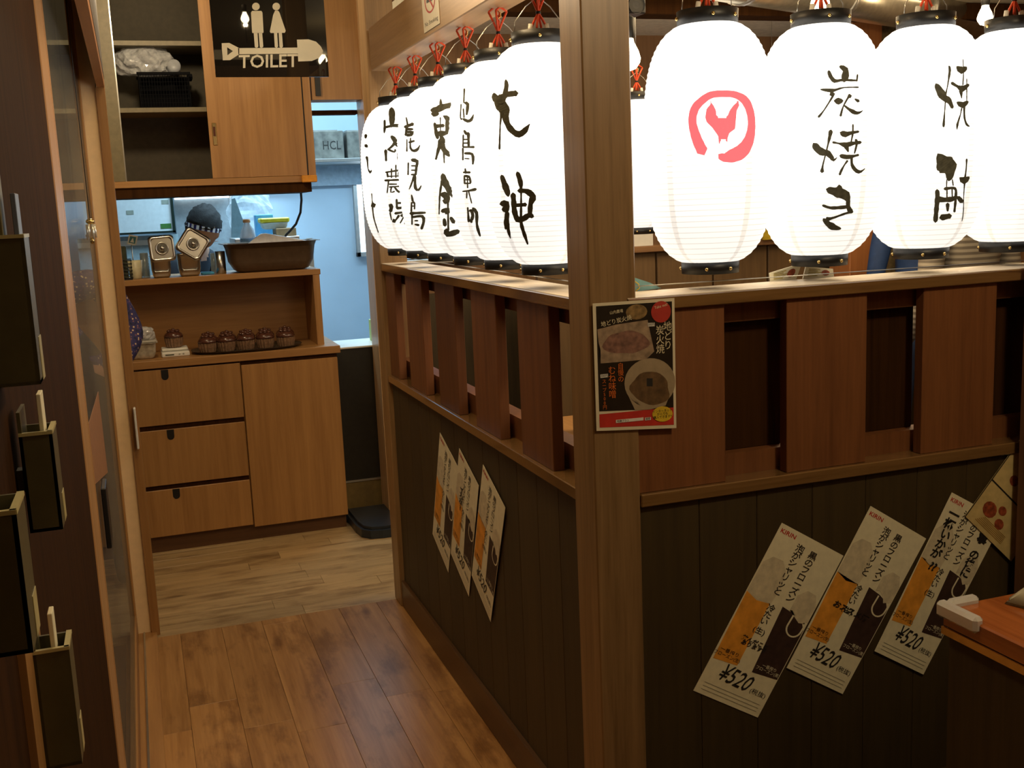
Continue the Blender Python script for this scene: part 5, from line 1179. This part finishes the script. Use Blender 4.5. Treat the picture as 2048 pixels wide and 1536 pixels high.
# duct, track, speaker
dc = thing('ceiling_duct', (2.6, 3.9, 2.335), 'shiny round metal duct under the dining room ceiling', 'duct')
bm = bmesh.new(); tube(bm, [(2.0, 3.55, 2.335), (4.4, 4.55, 2.335)], 0.10, 24); mk('pipe', bm, plain('duct_steel', (0.5, 0.48, 0.40, 1), 0.3, 0.9), dc)
for k in range(4): bm = bmesh.new(); tube(bm, [(2.2+k*0.6, 3.55+(0.2+k*0.6)/2.4, 2.335), (2.225+k*0.6, 3.55+(0.225+k*0.6)/2.4, 2.335)], 0.106, 24); mk('band', bm, STEELK, dc)
tr_ = thing('lighting_track', (2.4, 3.5, 2.6), 'black lighting track slanting under the dining room ceiling', 'track')
mk('rail', BX(1.6, 4.3, 3.30, 3.33, 2.285, 2.31), BLACK, tr_)
for xx_ in (1.8, 2.9, 4.0): mk('hanger', BX(xx_, xx_+0.01, 3.31, 3.32, 2.31, DC), BLACK, tr_)
a, b = atY(1253, -8, 3.6), atY(1292, 27, 3.6)
sp_ = thing('loudspeaker', ((a.x+b.x)/2, 3.65, b.z), 'small black speaker hanging beside the corner post near the ceiling', 'speaker')
mk('cabinet', BX(a.x, b.x, 3.6, 3.72, b.z, a.z, bev=0.004), BLACK, sp_); mk('bracket', BX((a.x+b.x)/2-0.01, (a.x+b.x)/2+0.01, 3.65, 3.67, a.z, DC), BLACK, sp_)
bm = bmesh.new(); lathe(bm, [(0.0, 0), (0.028, 0.004), (0.032, -0.004)], 16, ((a.x+b.x)/2, 3.598, (a.z+b.z)/2), 'y', caps=False); mk('cone', bm, plain('speaker_cone', (0.03, 0.03, 0.03, 1), 0.7), sp_)
for (ix, iy) in ((1.935, 3.97), (2.86, 4.45)):
    wire('hanging_wire', [(ix, iy, 1.40+0.664), (ix, iy, DC)], 0.0012, STEEL, 'wire from the ceiling holding a lantern deep in the dining room at x %.1f' % ix if False else ('wire from the ceiling holding the inner lantern beside the corner post' if ix < 2 else 'wire from the ceiling holding the inner lantern behind the front ones'), 'wire')
# ceiling beam across the dining room and the cream frieze
setp(mk('wooden_beam', BX(1.14, XR, 4.15, 4.27, 2.285, 2.358, bev=0.003), W_DARK, loc=(2.8, 4.2, 2.2)), 'brown cross beam under the low dining room ceiling', 'beam')
# menus standing on the front rail, notices, counter at the rear
def card(pts, y, m, lab, marks=True):
    q = [atY(px, pp, y) for px, pp in pts]
    z0 = min(v.z for v in q)
    if z0 != 1.3435:
        for v in q: v.z += 1.3435-z0
    t = thing('menu_card', q[0], lab, 'menu'); bm = bmesh.new(); slab(bm, q, (0, 1, 0), 0.003); mk('card', bm, m, t)
    if marks:
        f_ = quadmap(q[0], q[1], q[2], q[3], Vector((0, -1, 0)), 1, 1)
        bm = bmesh.new()
        for k in range(5): rect(bm, 0.12, 0.45+0.08*(k % 3), 0.2+k*0.14, 0.27+k*0.14, f_, 0.0008)
        mk('print', bm, plain('olive_print', srgb(170, 150, 60), 0.6, var=0.4, scale=80), t)
        bm = bmesh.new(); poly(bm, ell(0.72, 0.5, 0.14, 0.3, 14), f_, 0.001); mk('picture', bm, _M['food_print'], t)
    return t
card(((1541, 564), (1592, 560), (1604, 527), (1539, 547)), 2.150, PAPER, 'cream printed menu card behind the front rail, left of the two')
card(((1606, 560), (1668, 556), (1666, 540), (1612, 535)), 2.152, PAPER, 'cream printed menu card behind the front rail, right of the two')
bc = card(((1269, 584), (1323, 577), (1300, 566), (1270, 556)), 2.150, plain('light_blue_card2', srgb(120, 165, 170), 0.4), 'light blue card behind the front rail beside the corner post', False)
bm = bmesh.new(); tube(bm, [atY(px, pp, 2.146) for px, pp in ((1270, 563), (1277, 568), (1279, 576), (1272, 582))], 0.0012, 6); mk('yellow_ring', bm, YELLOW, bc)
setp(mk('yellow_sign', BX(*(lambda a, b: (a.x, b.x, 4.64, 4.655, b.z, a.z))(atY(1528, 452, 4.64), atY(1560, 478, 4.64))), YELLOW, loc=(2.8, 4.64, 1.35)), 'yellow sign plate between the first two front lanterns', 'sign')
a, b = atY(1268, 466, 4.65), atY(1310, 490, 4.65)
setp(mk('white_notice', BX(a.x, b.x, 4.67, 4.675, 1.316, a.z+0.02), WHITE, loc=(a.x, 4.67, 1.316)), 'white notice standing on the booth divider', 'notice')
# dining table with crockery glimpsed through the slats
tb2 = thing('dining_table', (1.75, 3.2, 0), 'dining table glimpsed through the slats of the corridor partition', 'table')
mk('top', BX(1.35, 2.3, 2.75, 3.75, 0.70, 0.735, bev=0.003), W_CAB('y'), tb2)
for xx_ in (1.40, 2.20):
    for yy_ in (2.80, 3.65): mk('leg', BX(xx_, xx_+0.05, yy_, yy_+0.05, 0, 0.70), W_DARK, tb2)
stn = thing('menu_stand', (1.45, 3.35, 0.735), 'colourful menu stand on the dining table behind the slats', 'menu')
mk('board', BX(1.43, 1.438, 3.25, 3.50, 0.735, 1.16), WHITE, stn); mk('picture', BX(1.4285, 1.43, 3.27, 3.48, 0.80, 1.02), plain('green_food_picture', srgb(90, 120, 40), 0.5, var=0.7, scale=25), stn); mk('picture', BX(1.4285, 1.43, 3.27, 3.48, 1.03, 1.12), plain('red_food_picture', srgb(200, 90, 50), 0.5, var=0.7, scale=25), stn)

# ================================================================== PEOPLE
SKIN = plain('skin', srgb(196, 144, 112), 0.5, var=0.06, scale=20)
HAIR = plain('black_hair', srgb(20, 17, 17), 0.75, var=0.4, scale=140, bump=0.5)
def skin_chain(joints, edges, root, sub=2):
    """one continuous surface grown with the Skin modifier"""
    me = bpy.data.meshes.new('b'); names = list(joints)
    me.from_pydata([joints[n][0] for n in names], [], [(names.index(a), names.index(b)) for a, b in edges])
    o = bpy.data.objects.new('b', me); COL.objects.link(o)
    sk = o.modifiers.new('s', 'SKIN'); sk.use_smooth_shade = True
    for i, n in enumerate(names):
        r = joints[n][1]; r = r if isinstance(r, tuple) else (r, r)
        me.skin_vertices[0].data[i].radius = r
        me.skin_vertices[0].data[i].use_root = (n == root)
    ss = o.modifiers.new('d', 'SUBSURF'); ss.levels = sub
    dg = bpy.context.evaluated_depsgraph_get(); dg.update()
    m2 = bpy.data.meshes.new_from_object(o.evaluated_get(dg))
    bm = bmesh.new(); bm.from_mesh(m2); bpy.data.objects.remove(o); bpy.data.meshes.remove(m2)
    return bm
def head_mesh(bm, c, s, yaw, pitch, mi):
    """head: skull, jaw, nose, ears, eyes, mouth. front is -Y before turning"""
    R_ = Matrix.Translation(c) @ Matrix.Rotation(yaw, 4, 'Z') @ Matrix.Rotation(pitch, 4, 'X')
    hb = bmesh.new(); vs_ = ball(hb, (0, 0, 0), 1.0, (1, 1, 1), 28, 20)
    for v in vs_:
        x_, y_, z_ = v.co
        w_ = 0.074*(1-0.20*max(0, -z_)**1.5); d_ = 0.094*(1-0.12*max(0, -z_)); h_ = 0.118
        X_, Y_, Z_ = x_*w_, y_*d_, z_*h_
        if y_ < 0:
            Y_ -= 0.012*math.exp(-((z_+0.85)**2)/0.05)*(1-min(1, abs(x_)*1.6))            # chin
            Y_ += 0.006*math.exp(-((z_-0.02)**2)/0.015)*math.exp(-((abs(x_)-0.42)**2)/0.03)  # eye sockets
            nz = math.exp(-(x_**2)/0.012)
            Y_ -= 0.020*nz*max(0, 1-abs(z_+0.26)/0.14) + 0.009*nz*max(0, 1-abs(z_+0.08)/0.25)
            Y_ -= 0.004*math.exp(-((z_+0.52)**2)/0.006)*math.exp(-(x_**2)/0.06)          # lips
        v.co = Vector((X_, Y_, Z_))
    for f_ in hb.faces: f_.material_index = mi
    for sx_ in (-1, 1):
        ball(hb, (sx_*0.073, 0.008, -0.012), 0.018, (0.35, 0.65, 1.25), 10, 8, mi)
        ball(hb, (sx_*0.030, -0.082, 0.001), 0.0085, (1.25, 0.45, 0.55), 10, 6, mi+1)
        q = bmesh.new()
        box(hb, sx_*0.030-0.014, sx_*0.030+0.014, -0.090, -0.084, 0.018, 0.0215, 0.001, mi+2)
    box(hb, -0.020, 0.020, -0.0905, -0.086, -0.0625, -0.060, 0.001, mi+3)
    bmesh.ops.scale(hb, vec=(s, s, s), verts=hb.verts[:])
    bmesh.ops.transform(hb, matrix=R_, verts=hb.verts[:])
    tmp = bpy.data.meshes.new('h'); hb.to_mesh(tmp); bm.from_mesh(tmp); bpy.data.meshes.remove(tmp); hb.free()
def hair_mesh(c, s, yaw, pitch, fringe=0.02, length=-0.42):
    R_ = Matrix.Translation(c) @ Matrix.Rotation(yaw, 4, 'Z') @ Matrix.Rotation(pitch, 4, 'X')
    hb = bmesh.new(); ball(hb, (0, 0, 0), 1.0, (1, 1, 1), 36, 24)
    kill = [v for v in hb.verts if v.co.z < (fringe-0.14 if v.co.y < -0.15 else (0.10 if v.co.y < 0.5 else length))]
    bmesh.ops.delete(hb, geom=kill, context='VERTS')
    for v in hb.verts:
        a = math.atan2(v.co.y, v.co.x); k = 1+0.03*math.sin(a*19+v.co.z*9)+0.025*math.sin(a*31+v.co.z*23)+0.02*math.sin(v.co.z*40+a*7)
        v.co = Vector((v.co.x*0.083*k, v.co.y*0.104*k, v.co.z*0.130*k))
    r = bmesh.ops.extrude_face_region(hb, geom=hb.faces[:])
    for v in [g for g in r['geom'] if isinstance(g, bmesh.types.BMVert)]: v.co *= 0.90
    bmesh.ops.scale(hb, vec=(s, s, s), verts=hb.verts[:])
    bmesh.ops.transform(hb, matrix=R_, verts=hb.verts[:])
    return hb
def hand_bm(bm, wrist, direc, up, s=1.0):
    """palm plus five bent fingers"""
    d = Vector(direc).normalized(); u = Vector(up); u = (u-d*u.dot(d)).normalized(); sd = d.cross(u)
    W_ = Vector(wrist)
    P_ = lambda a, b, c: W_+d*a*s+sd*b*s+u*c*s
    pm = bmesh.new(); ball(pm, (0, 0, 0), 1, (0.040, 0.050, 0.014), 14, 10)
    for v in pm.verts: v.co = P_(v.co.y+0.045, v.co.x, v.co.z)
    tmp = bpy.data.meshes.new('p'); pm.to_mesh(tmp); bm.from_mesh(tmp); bpy.data.meshes.remove(tmp); pm.free()
    for k, (b, L_) in enumerate(((-0.028, 0.060), (-0.010, 0.072), (0.009, 0.076), (0.027, 0.068))):
        tube(bm, [P_(0.060, b*0.9, 0), P_(0.088, b, 0.0), P_(0.088+L_*0.40, b*1.05, -0.012), P_(0.088+L_*0.62, b*1.05, -0.032), P_(0.088+L_*0.66, b*1.05, -0.050)], 0.0090*s, 8, r2=0.0062*s)
    tube(bm, [P_(0.025, 0.026, 0), P_(0.045, 0.048, -0.006), P_(0.068, 0.058, -0.016), P_(0.088, 0.056, -0.028)], 0.0110*s, 8, r2=0.0075*s)
def person(loc, yaw, label, J, top, bottom, headturn=(0, 0), lean=None, sleeve_end=0.55, sk=SKIN, hair=True, hs=0.98, extra=None):
    """J overrides joints (x right, y back, z up; front is -Y). returns root"""
    Z = Vector
    j = {'hip': ((0, 0, 0.95), (0.145, 0.105)), 'waist': ((0, 0, 1.10), (0.130, 0.095)), 'chest': ((0, 0.0, 1.28), (0.155, 0.110)), 'collar': ((0, 0.01, 1.42), (0.105, 0.075)), 'neck': ((0, 0.0, 1.49), 0.050), 'skull': ((0, -0.01, 1.56), 0.052),
         'shL': ((-0.175, 0.01, 1.40), 0.060), 'elL': ((-0.225, 0.03, 1.13), 0.044), 'wrL': ((-0.215, -0.10, 0.92), 0.030),
         'shR': ((0.175, 0.01, 1.40), 0.060), 'elR': ((0.225, 0.03, 1.13), 0.044), 'wrR': ((0.215, -0.10, 0.92), 0.030),
         'thL': ((-0.095, 0, 0.86), 0.092), 'knL': ((-0.10, -0.01, 0.48), 0.058), 'anL': ((-0.10, 0.02, 0.09), 0.040), 'toL': ((-0.11, -0.13, 0.04), 0.036),
         'thR': ((0.095, 0, 0.86), 0.092), 'knR': ((0.10, -0.01, 0.48), 0.058), 'anR': ((0.10, 0.02, 0.09), 0.040), 'toR': ((0.11, -0.13, 0.04), 0.036)}
    for k, v in J.items(): j[k] = (tuple(v[:3]), v[3] if len(v) > 3 else j[k][1])
    E_ = [('hip', 'waist'), ('waist', 'chest'), ('chest', 'collar'), ('collar', 'neck'), ('neck', 'skull'), ('collar', 'shL'), ('shL', 'elL'), ('elL', 'wrL'), ('collar', 'shR'), ('shR', 'elR'), ('elR', 'wrR'),
          ('hip', 'thL'), ('thL', 'knL'), ('knL', 'anL'), ('anL', 'toL'), ('hip', 'thR'), ('thR', 'knR'), ('knR', 'anR'), ('anR', 'toR')]
    bm = skin_chain(j, E_, 'hip')
    part_of = {('hip', 'waist'): 2, ('waist', 'chest'): 1, ('chest', 'collar'): 1, ('collar', 'neck'): 0, ('neck', 'skull'): 0, ('collar', 'shL'): 1, ('shL', 'elL'): 1, ('elL', 'wrL'): 0, ('collar', 'shR'): 1, ('shR', 'elR'): 1, ('elR', 'wrR'): 0,
               ('hip', 'thL'): 2, ('thL', 'knL'): 2, ('knL', 'anL'): 2, ('anL', 'toL'): 3, ('hip', 'thR'): 2, ('thR', 'knR'): 2, ('knR', 'anR'): 2, ('anR', 'toR'): 3}
    segs = [(Z(j[a][0]), Z(j[b][0]), part_of[(a, b)], (a, b)) for a, b in E_]
    for f_ in bm.faces:
        c = f_.calc_center_median(); best = None
        for a, b, p_, nm in segs:
            ab = b-a; t = max(0, min(1, (c-a).dot(ab)/ab.length_squared)); dd = (a+ab*t-c).length
            if best is None or dd < best[0]: best = (dd, p_, nm, t)
        mi = best[1]
        if best[2][0] in ('elL', 'elR') and best[3] < sleeve_end: mi = 1
        f_.material_index = mi; f_.smooth = True
    for s_ in ('L', 'R'):
        d = Z(j['wr'+s_][0])-Z(j['el'+s_][0]); hand_bm(bm, Z(j['wr'+s_][0])-d.normalized()*0.008, d, (1 if s_ == 'L' else -1, 0.2, 0.25))
    hc = Z(j['skull'][0])+Z((0, -0.012, 0.055))
    if 'headc' in J: hc = Z(J['headc'])
    head_mesh(bm, hc, hs, headturn[0], headturn[1], 4)
    # head faces: materials 4.. -> skin, eye, brow, lip
    root = thing('person', loc, label, 'person', rz=yaw)
    me = bpy.data.meshes.new('body'); bm.to_mesh(me); bm.free()
    for m in (sk, top, bottom, BLACK, sk, plain('eye_dark', (0.03, 0.02, 0.02, 1), 0.2), HAIR, plain('lip', srgb(160, 90, 80), 0.5)): me.materials.append(m)
    for p_ in me.polygons: p_.use_smooth = True
    b = bpy.data.objects.new('body', me); COL.objects.link(b); b.parent = root
    if hair:
        hb = hair_mesh(hc, hs, headturn[0], headturn[1]); mk('hair', hb, HAIR, root, world=False, smooth=True).location = (0, 0, 0)
    return root, j, hc
_skip = ('headc',)
def person2(*a, **k):
    return person(*a, **k)
# fix: joint dict must not contain helper keys
_person = person
def person(loc, yaw, label, J, *a, headc=None, **k):
    J = dict(J)
    return _person(loc, yaw, label, J, *a, **k)
NAVY = plain('navy_uniform', srgb(26, 32, 44), 0.7, bump=0.3)
DARKT = plain('dark_trousers', srgb(30, 28, 28), 0.8)
# kitchen worker: standing, bent forward over the bench, face turned down to the right
hd = atY(406, 431, 6.2)
yaw = math.radians(52)
lift = -0.0
cJ = {'waist': (0, -0.03, 1.08), 'chest': (0, -0.13, 1.22), 'collar': (0, -0.22, 1.33), 'neck': (0, -0.265, 1.385), 'skull': (0, -0.30, 1.43),
      'shL': (-0.17, -0.21, 1.31), 'shR': (0.17, -0.21, 1.31), 'elL': (-0.22, -0.20, 1.05), 'elR': (0.22, -0.20, 1.05), 'wrL': (-0.12, -0.42, 0.98), 'wrR': (0.12, -0.42, 0.98)}
hc = Vector((0, -0.315, 1.490))
Rz = Matrix.Rotation(yaw, 3, 'Z'); off = Rz @ hc
rt, jj, hcc = person((hd.x-off.x, 6.2-off.y, 0), yaw, 'worker with black hair and patterned headband bending over behind the steel tubs', cJ, NAVY, DARKT, headturn=(0.10, math.radians(15)), hs=0.97)
# patterned headband
bm = bmesh.new(); n = 40
Rh = Matrix.Translation(hcc) @ Matrix.Rotation(0.10, 4, 'Z') @ Matrix.Rotation(math.radians(15), 4, 'X')
lo_, hi_ = [], []
for i in range(n):
    a = 2*PI*i/n
    for lst, z_, k in ((lo_, -0.010, 1.015), (hi_, 0.014, 1.02)): lst.append(bm.verts.new(Rh @ Vector((0.078*k*math.cos(a), 0.099*k*math.sin(a), z_))))
for i in range(n):
    f_ = bm.faces.new((lo_[i], lo_[(i+1) % n], hi_[(i+1) % n], hi_[i])); f_.material_index = 1 if i % 2 else 0
mk('headband', bm, [plain('band_white', srgb(230, 235, 245), 0.6), plain('band_navy', srgb(40, 44, 110), 0.6)], rt, world=False)
# person in a floral shirt, only elbow and sleeve showing past the end post
m, nt, P, N, L = nodes('floral_fabric')
tc = N.new('ShaderNodeTexCoord'); vo = N.new('ShaderNodeTexVoronoi'); vo.inputs['Scale'].default_value = 62; L.new(tc.outputs['Object'], vo.inputs['Vector'])
r = ramp(N, [(0.0, srgb(214, 196, 150)), (0.20, srgb(120, 80, 90)), (0.32, srgb(48, 44, 92)), (0.7, srgb(26, 28, 62))]); r.color_ramp.interpolation = 'CONSTANT'
L.new(vo.outputs['Distance'], r.inputs['Fac']); L.new(r.outputs['Color'], P.inputs['Base Color']); P.inputs['Roughness'].default_value = 0.8
el = atY(283, 655, 4.78)
fJ = {'waist': (-0.04, 0, 1.06), 'chest': (-0.13, -0.02, 1.17), 'collar': (-0.22, -0.04, 1.22), 'neck': (-0.29, -0.06, 1.25), 'skull': (-0.35, -0.08, 1.27), 'shL': (-0.24, -0.20, 1.14), 'elL': (-0.30, -0.26, 0.92), 'wrL': (-0.10, -0.36, 0.93),
      'shR': (0.13, 0.04, 1.30, 0.075), 'elR': (0.235, 0.03, 1.06, 0.064), 'wrR': (0.16, -0.14, 0.93)}
person((el.x-0.272, 4.80, 0), 0.0, 'person in a dark blue floral shirt, mostly hidden by the end post, elbow showing', fJ, m, DARKT, headturn=(0.2, 0.2), sleeve_end=0.9)
# two standing guests glimpsed under the front lanterns
p = atY(1850, 510, 4.1)
person((p.x, 4.1, 0), math.radians(150), 'guest in a blue jacket glimpsed between the second and third front lanterns', {}, plain('blue_jacket', srgb(34, 62, 110), 0.7), plain('jeans', srgb(40, 56, 90), 0.8), headturn=(0.1, 0.05), sleeve_end=0.95)
m2, nt, P, N, L = nodes('grey_striped_fabric')
tc = N.new('ShaderNodeTexCoord'); wv = N.new('ShaderNodeTexWave'); wv.bands_direction = 'Z'; wv.inputs['Scale'].default_value = 14; L.new(tc.outputs['Object'], wv.inputs['Vector'])
r = ramp(N, [(0.3, srgb(120, 112, 100)), (0.7, srgb(176, 168, 150))]); L.new(wv.outputs['Fac'], r.inputs['Fac']); L.new(r.outputs['Color'], P.inputs['Base Color']); P.inputs['Roughness'].default_value = 0.8
p = atY(1932, 510, 3.45)
person((p.x, 3.45, 0), math.radians(185), 'guest in a grey striped top glimpsed between the third and fourth front lanterns', {}, m2, plain('jeans', srgb(40, 56, 90), 0.8), headturn=(-0.1, 0.1), sleeve_end=0.95)
